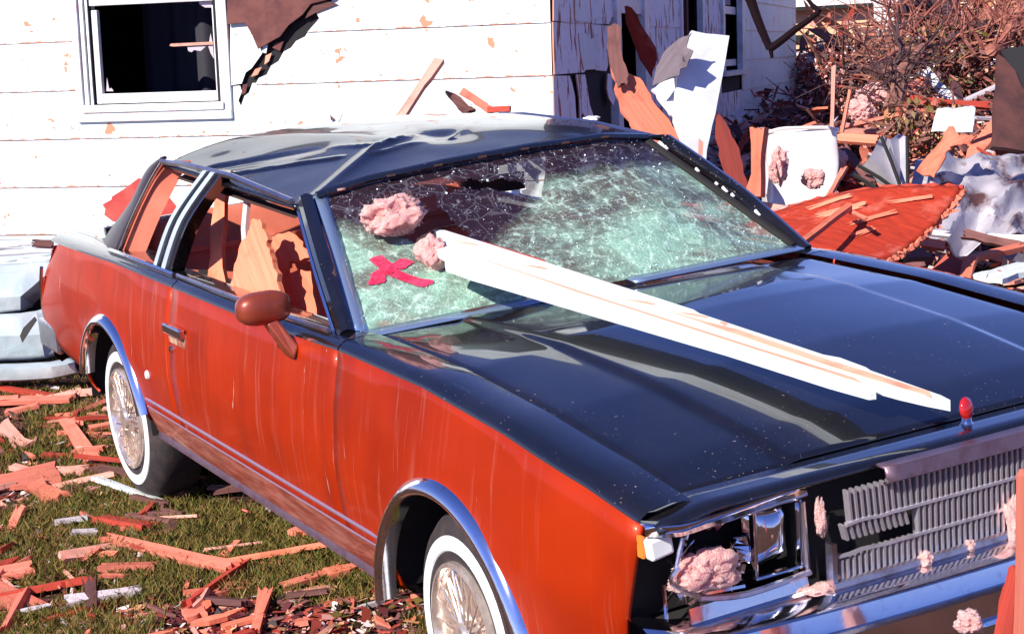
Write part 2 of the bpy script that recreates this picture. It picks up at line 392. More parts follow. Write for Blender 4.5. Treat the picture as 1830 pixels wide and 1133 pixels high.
def side_panel(x0, x1, s, n):
    xs = set(lin(x0, x1, n))
    for cx in (-1.373, 1.373):
        for k in range(41):
            q = cx+AR*math.cos(math.pi*k/40)
            if x0 < q < x1: xs.add(q)
        for q in (cx-AR-.001, cx+AR+.001):
            if x0 < q < x1: xs.add(q)
    xs = sorted(xs); mb = MB()
    def f(x, v):
        a, b = zbot(x), zt(x); z = a+(b-a)*v
        xx = x
        if x > 2.0: xx = x-(x-2.0)/.19*.11*(1-((z-.33)/.5))       # the fender's front edge leans back
        if x < -1.95: xx = x+min(1, (-1.95-x)/.51)**1.5*.26*max(0, (z-.58)/.30)**1.6   # tail leans forward at the top
        return (xx, s*yside(z, x), z)
    mb.grid(f, xs, lin(0, 1, 13)); return mb
GAP = .004; DR = -.63
for s in (-1, 1):
    f = part(side_panel(.745+GAP, 2.19, s, 34), 'front_fender', M['orange'], smooth=True, sharp=60); solid(f, .012, s)
    d = part(side_panel(DR+GAP, .745-GAP, s, 20), 'door', M['orange'], smooth=True, sharp=60); solid(d, .012, s)
    q = part(side_panel(-2.46, DR-GAP, s, 34), 'quarter_panel', M['orange'], smooth=True, sharp=60); solid(q, .012, s)
    # handle, lock
    hb = MB(); hb.box((-.54, s*.905, .800), (.175, .022, .034))
    h = part(hb, 'door_handle', M['chrome'], d); bevel(h, .006)
    hb = MB(); hb.box((-.54, s*.894, .775), (.17, .006, .05)); part(hb, 'handle_recess', M['rust'], d)
    hb = MB(); hb.lathe([(.0001, s*.907), (.011, s*.906), (.013, s*.895)], 14, center=(-.60, 0, .728)); part(hb, 'door_lock', M['chrome'], d, smooth=True)
    if s < 0:
        # rubbed-off spot on the quarter panel
        hb = MB(); hb.lathe([(.0001, -.9105), (.013, -.910), (.018, -.902)], 10, center=(-.90, 0, .585)); part(hb, 'scrape_mark', M['trim_white'], q)
    # rocker moulding and side trim
    mb = MB(); A = [(x, s*.893, .482) for x in lin(-.985, .985, 20)]
    mb.tube(A, .006, 6); part(mb, 'side_moulding', M['strip'], smooth=True)
    mb = MB(); mb.grid(lambda x, v: (x, s*(yside(.452-.115*v, x)+.004), .452-.115*v), lin(-.965, .975, 24), lin(0, 1, 5)); part(mb, 'rocker_panel', M['rocker_dust'], smooth=True)
    mb = MB(); mb.tube([(x, s*.893, .455) for x in lin(-.975, .985, 20)], .003, 5); part(mb, 'side_moulding', M['strip'], smooth=True)
    mb = MB(); mb.grid(lambda x, v: (x, s*interp(v, [0, .3, .6, 1], [.845, .868, .872, .835]), .382-v*.075), lin(-.96, .97, 16), [0, .3, .6, 1])
    part(mb, 'rocker_moulding', M['header_silver'], smooth=True)
    # chrome wheel-arch lips: rounded band that stands out of the panel
    for cx in (-1.373, 1.373):
        mb = MB(); th = lin(R(14 if cx < 0 else 0), R(161 if cx < 0 else 180), 46)
        prof = [(.366, .872), (.364, .908), (.368, .925), (.373, .929), (.380, .929), (.394, .920), (.406, .908), (.409, .898)]
        V = [(cx+r*math.cos(t), s*y, AZ+r*math.sin(t)) for t in th for r, y in prof]; m = len(prof)
        mb.add(V, [(i*m+j, (i+1)*m+j, (i+1)*m+j+1, i*m+j+1) for i in range(len(th)-1) for j in range(m-1)])
        part(mb, 'wheel_arch_trim', M['chrome'], smooth=True)
        # wheel house
        mb = MB(); V = [(cx+.385*math.cos(t), s*y, AZ+.385*math.sin(t)) for t in lin(R(2), R(178), 20) for y in (.55, .885)]
        mb.add(V, [(2*i, 2*i+2, 2*i+3, 2*i+1) for i in range(19)])
        mb.box((cx, s*.545, .55), (.76, .01, .40)); part(mb, 'wheel_house', M['dark'])
    # black shoulder above the orange, in three pieces
    def shoulder(x, v):
        z = zt(x); yo = yside(z, x)
        return (x, s*interp(v, [0, .12, .35, .7, 1], [yo, yo-.003, yo-.022, yo-.075, yo-.125]), z+interp(v, [0, .12, .35, .7, 1], [0, .010, .022, .028, .024]))
    vv = [0, .06, .12, .22, .35, .5, .7, 1]
    for a, b, nm, mt in ((.745+GAP, 2.185, 'fender_top', M['black']), (DR+GAP, .745-GAP, 'door_sill', M['black']), (-2.2, DR-GAP, 'quarter_top', M['black'])):
        mb = MB(); mb.grid(shoulder, lin(a, b, 24), vv); part(mb, nm, mt, smooth=True, sharp=70)
    mb = MB(); mb.tube([(x, s*.830, zt(x)+.034) for x in lin(-.66, .62, 14)], .008, 6); part(mb, 'belt_trim', M['chrome_dull'], smooth=True)
    mb = MB(); mb.tube([(x, s*.835, zt(x)+.033) for x in lin(-1.42, -.68, 10)], .011, 6); part(mb, 'belt_trim', M['chrome'], smooth=True)
    # tail lamp wrapping the rear corner
    mb = MB(); mb.grid(lambda u, z: (-2.462+.26*max(0, (z-.58)/.30)**1.6+u*.05, s*(.862+.018*u), z), [0, .5, 1], lin(.60, .76, 6))
    t = part(mb, 'tail_lamp', M['red_plastic']); solid(t, .02, s)
    mb = MB(); mb.tube([(-2.34, s*.880, .79), (-2.40, s*.876, .72), (-2.455, s*.870, .60)], .008, 6); part(mb, 'tail_lamp_trim', M['chrome'], smooth=True)

# underbody, firewall, trunk walls: dark structure that stops light
mb = MB()
mb.box((0, 0, .30), (3.6, 1.55, .02)); mb.box((.80, 0, .62), (.02, 1.60, .60)); mb.box((-1.72, 0, .60), (.02, 1.5, .55))
mb.box((2.0, 0, .40), (.5, 1.3, .30)); mb.box((2.08, 0, .66), (.02, 1.60, .30)); mb.box((-2.30, 0, .55), (.02, 1.60, .44))
for s in (-1, 1): mb.box((0.04, s*.80, .60), (1.36, .02, .52)); mb.box((1.5, s*.52, .6), (1.2, .02, .4)); mb.box((-1.5, s*.52, .6), (1.7, .02, .5))
part(mb, 'underbody', M['dark'])

# hood
def hood(x, y):
    xf = 2.115+.03*(1-(y/.74)**2)
    u = x; k = abs(y)/.735; x0 = .735+.070*(1-k*k); X = x0+(xf-x0)*u
    z = zt(X)+.024+.034*(1-k**2)*(1-.55*u*u)*(.45+.55*min(1, u/.25))-.016*u**6
    z += .011*(1/(1+math.exp((abs(y)-.50+.05*u)/.006))-.5)                 # raised centre between the two creases
    z -= .004*math.exp(-((y-.735)/.02)**2)+.004*math.exp(-((y+.735)/.02)**2)
    z -= .007*math.exp(-(((X-1.15)/.28)**2+((y+.05)/.22)**2))             # where the beam struck
    z += .0015*noise.noise(Vector((X*2.6, y*2.6, 2)))
    return (X, y, z)
ys = sorted(set(lin(-.735, .735, 50)+lin(-.53, -.43, 24)+lin(.43, .53, 24)))
mb = MB(); mb.grid(hood, lin(0, 1, 70), ys)
hd = part(mb, 'hood', M['black'], smooth=True, sharp=180); solid(hd, .012)
mb = MB(); mb.tube([(hood(0, y)[0]-.03, y, hood(0, y)[2]-.006) for y in lin(-.74, -.10, 10)], .014, 6); part(mb, 'wiper_arm', M['dash'], smooth=True)
# cowl: dark well under the glass, header panel ahead of the hood
mb = MB(); mb.grid(lambda u, y: (.60+.17*u+.06*(1-(y/.76)**2), y, .925+.02*(1-(y/.76)**2)-.02*u), [0, .5, 1], lin(-.77, .77, 16)); part(mb, 'cowl', M['dash'])
mb = MB()
mb.grid(lambda u, y: (interp(u, [0, .15, .8, 1], [2.120, 2.128, 2.225, 2.24])+.03*(1-(y/.86)**2), y,
        interp(u, [0, .15, .8, 1], [.838, .850, .852, .842])+.012*(1-(y/.86)**2)-.02*max(0, (abs(y)-.72)/.14)), [0, .15, .4, .6, .8, 1], lin(-.855, .855, 40))
hp = part(mb, 'header_panel', M['black'], smooth=True, sharp=60); solid(hp, .01)
# hood ornament: chrome stem with a red wreath
mb = MB(); mb.lathe([(.022, -.02), (.019, .008), (.012, .014), (.010, .022), (.0001, .024)], 16)
o = mesh('hood_ornament', [(v[0]+2.185, v[2], v[1]+.852) for v in mb.V], mb.F, M['chrome'], car, True)
mb = MB(); mb.lathe([(.0001, -.007), (.018, -.006), (.026, 0), (.018, .006), (.0001, .007)], 18)
mesh('ornament_badge', [(2.185+v[1]-.2*v[2], v[0]*.8, .852+.044+v[2]) for v in mb.V], mb.F, M['red_plastic'], o, True)

# roof, dented on the right front quarter
def hdr(y):  # the front edge above the glass
    return Vector((interp(y, [-.64, -.3, 0, .4, .62], [.10, .14, .13, .10, .06]), y, interp(y, [-.64, -.45, -.2, .1, .4, .62], [1.270, 1.305, 1.325, 1.335, 1.335, 1.305])))
def rail(x): return interp(x, [-1.10, -.9, -.4, -.05, .12], [1.300, 1.312, 1.305, 1.278, 1.265])
def seg_d(p, a, b):
    a, b, p = np.array(a), np.array(b), np.array(p); t = np.clip(((p-a)@(b-a))/((b-a)@(b-a)), 0, 1); q = a+t*(b-a)
    sgn = (b-a)[0]*(p-a)[1]-(b-a)[1]*(p-a)[0]
    return float(np.linalg.norm(p-q)), float(t), 1 if sgn > 0 else -1
RA, RB = (.11, -.645, 1.256), (-.29, -.22, 1.356)
def roof(u, v):
    y = -.69+1.38*v; yy = y
    h = hdr(max(-.64, min(.62, y))); xr = -1.29+.17*(abs(y)/.69)**2
    x = xr+(h.x-xr)*u
    k = abs(y)/.69
    zc = 1.372-.012*((x+.55)/.6)**2
    edge = rail(x) if y < 0 else rail(x)+.02
    z = edge+(zc-edge)*(1-k**3.2)
    b = max(0, (u-.72)/.28); z = z*(1-b*b)+h.z*b*b
    if u < .06: z -= .018*((.06-u)/.06)**2
    # buckled corner: two flattened facets that meet in a sharp ridge, and a pocket beside it
    for P3, kk, cv in (((RA, RB, (-.95, -.69, 1.285)), .004, .018), ((RA, RB, (.10, .52, 1.322)), .010, .012)):
        (x0, y0, z0), (x1, y1, z1), (x2, y2, z2) = P3
        n = Vector((x1-x0, y1-y0, z1-z0)).cross(Vector((x2-x0, y2-y0, z2-z0))); pl = z0-(n.x*(x-x0)+n.y*(y-y0))/n.z
        dd = z-pl
        z -= .5*(dd+math.sqrt(dd*dd+kk*kk))*(1 if cv == .018 else 1-.6*b)
    d, t, sg = seg_d((x, y), RA[:2], RB[:2])
    add = math.exp(-d/.016)*.016*(.4+.6*t)
    for qa, qb, am in (((-.29, -.22), (-.36, -.02), .014), ((-.29, -.22), (-.47, -.30), .010), ((-.20, -.30), (-.24, -.08), .010)):
        d2, t2, _ = seg_d((x, y), qa, qb); add = max(add, am*math.exp(-d2/.012)*(1-.6*t2))
    z += add*.9
    z -= .016*math.exp(-(((x+.30)/.09)**2+((y-.02)/.09)**2))
    d2, t2, _ = seg_d((x, y), (-.22, .02), (-.42, .22)); z += .010*math.exp(-d2/.010)*(1-t2)
    d2, t2, _ = seg_d((x, y), (-.36, -.02), (-.60, .08)); z -= .010*math.exp(-d2/.020)*(1-t2)
    d2, t2, _ = seg_d((x, y), (-.78, -.62), (-.45, -.30)); z -= .010*max(0, 1-d2/.05)*(1-t2)
    d2, t2, _ = seg_d((x, y), (-.62, -.66), (-.30, -.36)); z += .008*max(0, 1-d2/.022)
    z += .0025*noise.noise(Vector((x*4, y*4, 1)))
    return (x, y*(1 if abs(y) < .64 else 1), z)
mb = MB(); mb.grid(roof, lin(0, 1, 90), lin(0, 1, 90))
rf = part(mb, 'roof', M['vinyl_top'], smooth=True, sharp=180); solid(rf, .014)
mb = MB(); mb.grid(lambda u, v: (lambda p: (p[0], p[1]*.96, p[2]-.05))(roof(.04+.9*u, v)), lin(0, 1, 14), lin(0, 1, 14)); part(mb, 'headliner', M['headliner'], rf, smooth=True)
# roof drip rails, pillars, window frames
for s in (-1, 1):
    yr = .695
    dr = [(-1.10, s*.700, rail(-1.10)+(0 if s < 0 else .02)+.002)]+[(x, s*yr, rail(x)+(0 if s < 0 else .02)-.004) for x in lin(-1.0, .10, 12)]
    mb = MB(); mb.tube(dr, .011, 6); part(mb, 'drip_rail', M['chrome_dull'], smooth=True)
    # A pillar: dark post with bright trim on both edges
    top = Vector((.115, s*.655, 1.262 if s < 0 else 1.29)); bot = Vector((.66, s*.795, .955))
    ax = (top-bot).normalized(); mb = MB()
    mid = (top+bot)/2+Vector((.012, s*.01, .006)); P = curve_pts([bot, mid, top], 6)
    mb.tube(P, .026, 8); part(mb, 'front_pillar', M['black'], smooth=True)
    mb = MB(); mb.tube([p+Vector((-.035, s*.014, -.018)) for p in P], .009, 6); part(mb, 'door_frame_trim', M['chrome'], smooth=True)
    # B pillar: two bright strips on a dark post
    b0, b1 = Vector((-.93, s*.815, .95)), Vector((-.61, s*.70, 1.305)); side = Vector((1, 0, 0))
    def bar(name, dx0, dx1, wd, th, mt, out):
        mb = MB(); a, b = b0+side*dx0+Vector((0, s*out, 0)), b1+side*dx1+Vector((0, s*out, 0)); P = curve_pts([a, (a+b)/2+Vector((-.012, s*.02, .01)), b], 6)
        V = []
        for p in P: V += [p+Vector((-wd/2, 0, 0)), p+Vector((wd/2, 0, 0)), p+Vector((wd/2, -s*th, 0)), p+Vector((-wd/2, -s*th, 0))]
        F = [(4*i+j, 4*i+(j+1) % 4, 4*i+4+(j+1) % 4, 4*i+4+j) for i in range(len(P)-1) for j in range(4)]
        mb.add(V, F+[(0, 1, 2, 3), tuple(4*(len(P)-1)+j for j in (3, 2, 1, 0))]); return part(mb, name, mt, smooth=True, sharp=30, fix=True)
    bar('centre_pillar', .06, .05, .17, .05, M['black'], 0)
    bar('pillar_trim', -.005, -.005, .034, .012, M['pale_trim'], .011)
    bar('pillar_trim', .085, .070, .040, .012, M['pale_trim'], .011)
    # C pillar: broad panel from roof to deck
    fr = curve_pts([(-1.42, s*.805, .945), (-1.306, s*.765, 1.092), (-1.197, s*.715, 1.23), (-1.10, s*.695, 1.303)], 10)
    re_ = curve_pts([(-1.80, s*.765, .935), (-1.69, s*.745, 1.008), (-1.50, s*.715, 1.122), (-1.357, s*.69, 1.241), (-1.25, s*.68, 1.288), (-1.14, s*.668, 1.316)], 6)
    mb = MB(); V = []; n = len(fr)
    for a, b in zip(fr, re_):
        for t in lin(0, 1, 7): V.append(a.lerp(b, t)+Vector((0, s*.014*math.sin(math.pi*min(1, t*1.1)), .006*math.sin(math.pi*t))))
    mb.add(V, [(i*7+j, (i+1)*7+j, (i+1)*7+j+1, i*7+j+1) for i in range(n-1) for j in range(6)])
    cpn = part(mb, 'rear_pillar', M['pillar_vinyl'], smooth=True, sharp=180); solid(cpn, .010, s)
    mb = MB(); mb.tube([p+Vector((.012, s*.006, 0)) for p in fr], .007, 6); part(mb, 'quarter_window_trim', M['chrome_dull'], smooth=True)
    mb = MB(); mb.strip([p+Vector((-.004, -s*.006, 0)) for p in fr], [p+Vector((.10, -s*.07, .0)) for p in fr]); part(mb, 'pillar_lining', M['salmon_vinyl'])
# deck lid, rear window frame, tail panel
mb = MB(); mb.grid(lambda x, y: (x, y, zt(x)+.026+.022*(1-(y/.76)**2)-.03*max(0, (-x-2.25)/.2)**2), lin(-2.24, -1.90, 16), lin(-.755, .755, 24))
part(mb, 'deck_lid', M['black'], smooth=True, sharp=180)
mb = MB(); mb.grid(lambda z, y: (-2.455-.02*(1-(y/.86)**2)+.26*max(0, (z-.58)/.30)**1.6, y, z), lin(.46, .90, 12), lin(-.86, .86, 20)); part(mb, 'tail_panel', M['orange'], smooth=True)
mb = MB(); mb.tube(curve_pts([(-1.95, -.70, .96), (-1.95, 0, .985), (-1.95, .70, .96)], 8), .015, 6); mb.tube(curve_pts([(-1.20, -.60, 1.285), (-1.26, 0, 1.31), (-1.20, .60, 1.285)], 8), .015, 6); mb.tube([(-1.20, .60, 1.285), (-1.95, .70, .96)], .015, 6); part(mb, 'rear_window_frame', M['black'], smooth=True)
mb = MB(); mb.box((-1.62, 0, .93), (.55, 1.44, .02)); part(mb, 'parcel_shelf', M['salmon_vinyl'])
# bumpers
def bumper(name, prof, x0, sgn, hw, curve):
    mb = MB(); ysb = lin(-hw, hw, 30)
    def f(y, k):
        dx, z = prof[k]; e = max(0, (abs(y)-hw+.13)/.13)
        return (x0+sgn*(dx-curve*(y/hw)**2-.10*e*e), y, z)
    mb.grid(f, ysb, range(len(prof))); return part(mb, name, M['chrome'], smooth=True, sharp=35)
bumper('front_bumper', [(-.08, .626), (.005, .624), (.022, .616), (.030, .590), (.034, .580), (.052, .574), (.055, .520), (.045, .505), (.03, .45), (.0, .42), (-.05, .40)], 2.36, 1, .885, .06)
bumper('rear_bumper', [(-.12, .56), (.02, .56), (.05, .545), (.055, .50), (.05, .45), (.01, .41), (-.10, .40)], -2.48, -1, .875, .06)
for s in (-1, 1): mb = MB(); mb.box((-2.36, s*.872, .49), (.30, .03, .12)); bevel(part(mb, 'bumper_end', M['chrome_dull']), .012)
for s in (-1, 1):
    mb = MB(); mb.box((2.40, s*.16, .475), (.05, .07, .10)); bevel(part(mb, 'bumper_guard', M['chrome']), .012)
mb = MB(); mb.box((2.24, 0, .585), (.05, 1.5, .02)); mb.box((2.20, 0, .50), (.2, 1.6, .2)); part(mb, 'bumper_filler', M['dark'])

# grille: frame and single bars, broken away at the right-hand top corner
GX = 2.262
gf = MB()
def gx(y, z): return GX+.028*(1-(y/.86)**2)-.10*(.83-z)*-.25
gf.tube([(gx(y, .62)+.004, y, .634) for y in lin(-.475, .475, 14)], .011, 6)
gf.box((gx(-.47, .68), -.472, .680), (.022, .012, .09)); gf.box((gx(.47, .72), .472, .74), (.03, .014, .20))
gr = part(gf, 'grille', M['chrome_dull'], smooth=True, sharp=30)
gh = MB(); gh.grid(lambda y, v: (gx(y, .8)+interp(v, [0, .2, .8, 1], [-.02, .004, .012, .0])+.004, y, interp(v, [0, .2, .8, 1], [.855, .854, .831, .826])), lin(-.335, .475, 22), [0, .2, .8, 1])
solid(part(gh, 'grille_header', M['header_silver'], gr, smooth=True), .006)
rail_z = [.612, .672, .735, .795]
def broken(y, row):
    if row == 2: return y < -.435
    if row == 1: return y < -.465 or (-.40 < y < -.215 and False)
    return False
barm = {}
def grille_bar(y, z0, z1, lean=0):
    key = round(z1-z0, 3)
    if key not in barm:
        b = MB(); h = z1-z0; b.add([(-.014, -.0028, 0), (.004, -.0028, 0), (.004, .0028, 0), (-.014, .0028, 0), (-.014, -.0028, h), (.004, -.0028, h), (.004, .0028, h), (-.014, .0028, h)],
              [(0, 1, 5, 4), (1, 2, 6, 5), (2, 3, 7, 6), (3, 0, 4, 7), (4, 5, 6, 7), (3, 2, 1, 0)])
        me = bpy.data.meshes.new('grille_bar'); me.from_pydata(b.V, [], b.F); me.materials.append(M['grille_silver']); barm[key] = me
    o = bpy.data.objects.new('grille_bar', barm[key]); C.objects.link(o); o.parent = gr
    o.location = (gx(y, z0), y, z0); o.rotation_euler = (lean, 0, 0); return o
ny = 0; y = -.465
while y < .47:
    hole = -.425 < y < -.24
    grille_bar(y, .634, .694 if not (-.45 < y < -.38) else .684, .02*random.uniform(-1, 1))
    if y > -.25: grille_bar(y, .694, .757)
    elif y < -.25 and y > -.42: grille_bar(y-.012, .722, .757, .28)       # bent, broken-off ends
    if y > -.425: grille_bar(y, .757, .826, .02 if y > -.25 else .09)
    y += .0158
for z, y0 in ((.694, -.46), (.757, -.435)):
    mb = MB(); mb.tube([(gx(y, z)+.003+.012*(0 if y > -.25 else math.sin(y*40)*.1), y, z+(0 if y > -.3 else .002*math.sin(y*60))) for y in lin(y0, .472, 30)], .0048, 5)
    part(mb, 'grille_rail', M['grille_silver'], gr, smooth=True)
mb = MB(); mb.box((2.215, 0, .72), (.01, 1.0, .24)); part(mb, 'radiator', M['dark'])

# headlamp units
def rr_frame(x, y0, y1, z0, z1, w_, d_, name, mt, parent):
    mb = MB()
    for c, sz in (((x, (y0+y1)/2, z1-w_/2), (d_, y1-y0, w_)), ((x, (y0+y1)/2, z0+w_/2), (d_, y1-y0, w_)),
                  ((x, y0+w_/2, (z0+z1)/2), (d_, w_, z1-z0-2*w_)), ((x, y1-w_/2, (z0+z1)/2), (d_, w_, z1-z0-2*w_))): mb.box(c, sz)
    return bevel(part(mb, name, mt, parent), .004)
for s in (-1, 1):
    xo = 2.225
    mb = MB(); mb.box((2.12, s*.68, .725), (.01, .36, .23)); hl = part(mb, 'headlight', M['dark'])
    mb = MB(); mb.grid(lambda y, v: (2.252-.05*max(0, (abs(y)-.80)/.07)**2+interp(v, [0, .5, 1], [-.03, .004, 0]), y, interp(v, [0, .5, 1], [.836, .832, .810])+.020*max(0, 1-(abs(y)-.5)/.3)), [s*q for q in lin(.505, .868, 14)], [0, .5, 1])
    solid(part(mb, 'bezel_top', M['chrome'], hl, smooth=True, sharp=30), .006)
    mb = MB(); mb.grid(lambda y, v: (2.245+.01*v, y, .655-.035*v), [s*q for q in lin(.505, .80, 8)], [0, .5, 1]); solid(part(mb, 'bezel_bottom', M['chrome'], hl), .008)
    if s > 0: rr_frame(2.235, s*.66-.155, s*.66+.155, .645, .815, .010, .03, 'bezel', M['chrome_dull'], hl)
    else:
        for q in (([(2.245, -.50, .828), (2.24, -.66, .818), (2.222, -.80, .806)], .007), ([(2.24, -.815, .745), (2.235, -.83, .715), (2.24, -.77, .672)], .006), ([(2.24, -.77, .668), (2.248, -.66, .652), (2.25, -.50, .66)], .007), ([(2.245, -.502, .66), (2.24, -.506, .81)], .006), ([(2.235, -.80, .80), (2.238, -.822, .742)], .004)):
            mb = MB(); mb.tube(curve_pts(q[0], 4), q[1], 6); part(mb, 'bent_bezel', M['chrome_dull'], hl, smooth=True)
    # inner lamp still in place
    yi = s*.565; mb = MB()
    mb.grid(lambda a, b: (2.222-.035*max(abs(a), abs(b))**2.5, yi+.056*a, .742+.072*b), lin(-1, 1, 9), lin(-1, 1, 9)); part(mb, 'lamp_lens', M['chrome'] if s < 0 else M['white_lens'], hl, smooth=True)
    rr_frame(2.228, yi-.062, yi+.062, .666, .820, .007, .02, 'lamp_ring', M['chrome'], hl)
    if s > 0:
        mb = MB(); mb.grid(lambda a, b: (2.222-.035*max(abs(a), abs(b))**2.5, .72+.07*a, .735+.066*b), lin(-1, 1, 9), lin(-1, 1, 9)); part(mb, 'lamp_lens', M['white_lens'], hl, smooth=True)
    else:
        for k in range(5):
            a = 1.2+k*1.15; mb = MB(); c0 = Vector((2.215, -.705, .735)); P = [c0+Vector((.012*math.sin(3*t+k), .085*math.cos(t), .07*math.sin(t))) for t in lin(a, a+.75, 6)]; mb.strip(P, [p+(c0-p).normalized()*random.uniform(.012, .03)+Vector((-.02, 0, 0)) for p in P]); solid(part(mb, 'lamp_shard', M['chrome'], hl), .002)
        mb = MB(); mb.tube([(2.2, -.80, .70), (2.22, -.74, .665), (2.225, -.65, .66)], .006, 6); mb.tube([(2.20, -.79, .735), (2.19, -.76, .79)], .007, 6); mb.tube([(2.21, -.83, .60), (2.16, -.80, .68)], .004, 5)
        for k in range(14):
            p = (2.20+random.uniform(-.02, .03), random.uniform(-.80, -.62), random.uniform(.65, .70)); mb.box(p, (.012, random.uniform(.006, .02), random.uniform(.006, .018)), Matrix.Rotation(random.random()*3, 3, 'X'))
        part(mb, 'broken_bracket', M['chrome'], hl, smooth=True)
        mb = MB(); mb.box((2.205, -.838, .785), (.03, .055, .045), Matrix.Rotation(.15, 3, 'X')); bevel(part(mb, 'corner_lamp', M['white_lens'], hl), .006)
        mb = MB(); mb.box((2.19, -.868, .786), (.02, .006, .045)); part(mb, 'amber_lens', M['amber'], hl)
        mb = MB(); mb.tube(curve_pts([(2.22, -.86, .60), (2.235, -.80, .585), (2.24, -.74, .60), (2.245, -.72, .63)], 5), .008, 6)
        mb.tube([(2.235, -.69, .655), (2.245, -.685, .59)], .006, 6); part(mb, 'torn_trim_strip', M['chrome'], hl, smooth=True)
    mb = MB(); mb.box((2.10, s*.80, .60), (.02, .14, .34)); part(mb, 'lamp_support', M['dark'], hl); mb = MB(); mb.box((2.16, s*.49, .72), (.10, .012, .22)); part(mb, 'lamp_support', M['dark'], hl)

# wheels: tyre, white band, chrome wire cover
def wheel(cx, s, yaw=0):
    y0 = s*.848
    p = bpy.data.objects.new('wheel', None)
    mb = MB(); R0 = .322
    mb.lathe([(.18, 0), (.19, .012), (.225, .018), (.262, .014), (.290, .004), (.308, -.014), (R0-.004, -.03), (R0, -.06), (R0, -.14), (.305, -.175), (.26, -.19), (.18, -.185), (.18, 0)], 56)
    for k in range(4):
        pass
    wv = [(v[0], s*v[1], v[2]) for v in mb.V]
    t = mesh('wheel', wv, mb.F, M['rubber'], car, True, (cx, y0, .322), 50); t.rotation_euler = (0, 0, yaw)
    def sub(mb, nm, mt, sharp=40): return mesh(nm, [(v[0], s*v[1], v[2]) for v in mb.V], mb.F, mt, t, True, None, sharp)
    mb = MB(); mb.lathe([(.218, .0165), (.222, .0205), (.255, .0180), (.258, .0125)], 56); sub(mb, 'whitewall', M['whitewall'])
    mb = MB(); mb.lathe([(.196, .0), (.192, .024), (.180, .028), (.172, .010), (.165, -.03), (.09, -.045), (.0001, -.045)], 48); sub(mb, 'rim', M['wheel_chrome'])
    mb = MB(); mb.lathe([(.048, -.045), (.046, .020), (.038, .032), (.015, .036), (.0001, .036)], 24); sub(mb, 'hub', M['wheel_chrome'])
    n = 20
    sp = MB(); sp.tube([(.044, .018, 0), (.172, .012, .045)], .0032, 5); me1 = None
    for ring in (0, 1):
        b = MB(); b.tube([(.044, .020 if ring == 0 else -.010, 0), (.174, .014 if ring == 0 else -.002, .055 if ring == 0 else -.055)], .0034, 5)
        me = bpy.data.meshes.new('spoke'); me.from_pydata([(v[0], s*v[1], v[2]) for v in b.V], [], b.F); me.materials.append(M['wheel_chrome'])
        for k in range(n):
            o = bpy.data.objects.new('spoke', me); C.objects.link(o); o.parent = t; o.rotation_euler = (0, 2*math.pi*(k+.5*ring)/n, 0)
    return t
wheel(-1.373, -1); wheel(1.373, -1, R(-4)); wheel(-1.373, 1); wheel(1.373, 1, R(-4))

# mirror on the right door
mb = MB()
def mir(u, v):
    th = u*2*math.pi; ph = (v-.5)*math.pi
    x, y, z = math.cos(ph)*math.cos(th), math.cos(ph)*math.sin(th), math.sin(ph)
    f = lambda q: math.copysign(abs(q)**.72, q)
    x = max(x, -.62)
    return Vector((.395+.046*f(x), -.930+.080*f(y), 1.017+.047*f(z)))
mb.grid(mir, lin(0, 1, 33), lin(0, 1, 17)); mi = part(mb, 'side_mirror', M['copper'], smooth=True, sharp=180)
mb = MB(); mb.add([(.385, -.905, .99), (.43, -.905, .99), (.43, -.94, .98), (.385, -.94, .98), (.41, -.866, .91), (.48, -.866, .91), (.48, -.884, .87), (.41, -.884, .87)],
   [(0, 1, 2, 3), (7, 6, 5, 4), (0, 4, 5, 1), (1, 5, 6, 2), (2, 6, 7, 3), (3, 7, 4, 0)]); bevel(part(mb, 'mirror_foot', M['copper'], mi), .008)
mb = MB(); mb.grid(lambda u, v: (.3655, -.930+.062*(u-.5)*2, 1.017+.034*(v-.5)*2), lin(0, 1, 3), lin(0, 1, 3)); part(mb, 'mirror_glass', M['chrome'], mi)

# interior: seats, dash, wheel, far door trim
def cushion(name, c, sz, rot=0, parent=car, mt=None):
    mb = MB()
    def f(u, v):
        th = u*2*math.pi; ph = (v-.5)*math.pi; g = lambda q: math.copysign(abs(q)**.22, q)
        p = Vector((sz[0]/2*g(math.cos(ph))*g(math.cos(th)), sz[1]/2*g(math.cos(ph))*g(math.sin(th)), sz[2]/2*g(math.sin(ph))))
        return Matrix.Rotation(rot, 3, 'Y') @ p+Vector(c)
    mb.grid(f, lin(0, 1, 33), lin(0, 1, 17)); return part(mb, name, mt or M['salmon_vinyl'], parent, smooth=True, sharp=180)
fs = cushion('front_seat', (-.15, 0, .55), (.58, 1.36, .22))
for s in (-1, 1): cushion('seat_back', (-.48, s*.34, .76), (.15, .64, .50), -.3, fs)
rs = cushion('rear_seat', (-1.15, 0, .58), (.5, 1.3, .22)); cushion('seat_back', (-1.42, 0, .80), (.18, 1.36, .52), -.35, rs)
for s in (-1, 1):
    mb = MB(); mb.box((.03, s*.765, .69), (1.35, .03, .44)); bevel(part(mb, 'door_lining', M['salmon_vinyl']), .012)
    mb = MB(); mb.box((-1.15, s*.745, .70), (.9, .03, .44)); bevel(part(mb, 'quarter_lining', M['salmon_vinyl']), .012)
mb = MB(); mb.tube([(-.50, -.60, 1.27), (-.44, -.655, 1.12), (-.40, -.68, .90)], .014, 6); part(mb, 'seat_belt', simple('pale_belt', (.80, .50, .46), .6), smooth=True)
mb = MB(); mb.tube([(-.66, .70, 1.28), (-.75, .74, 1.1), (-.80, .76, .95)], .05, 8); part(mb, 'pillar_lining', M['salmon_vinyl'], smooth=True)
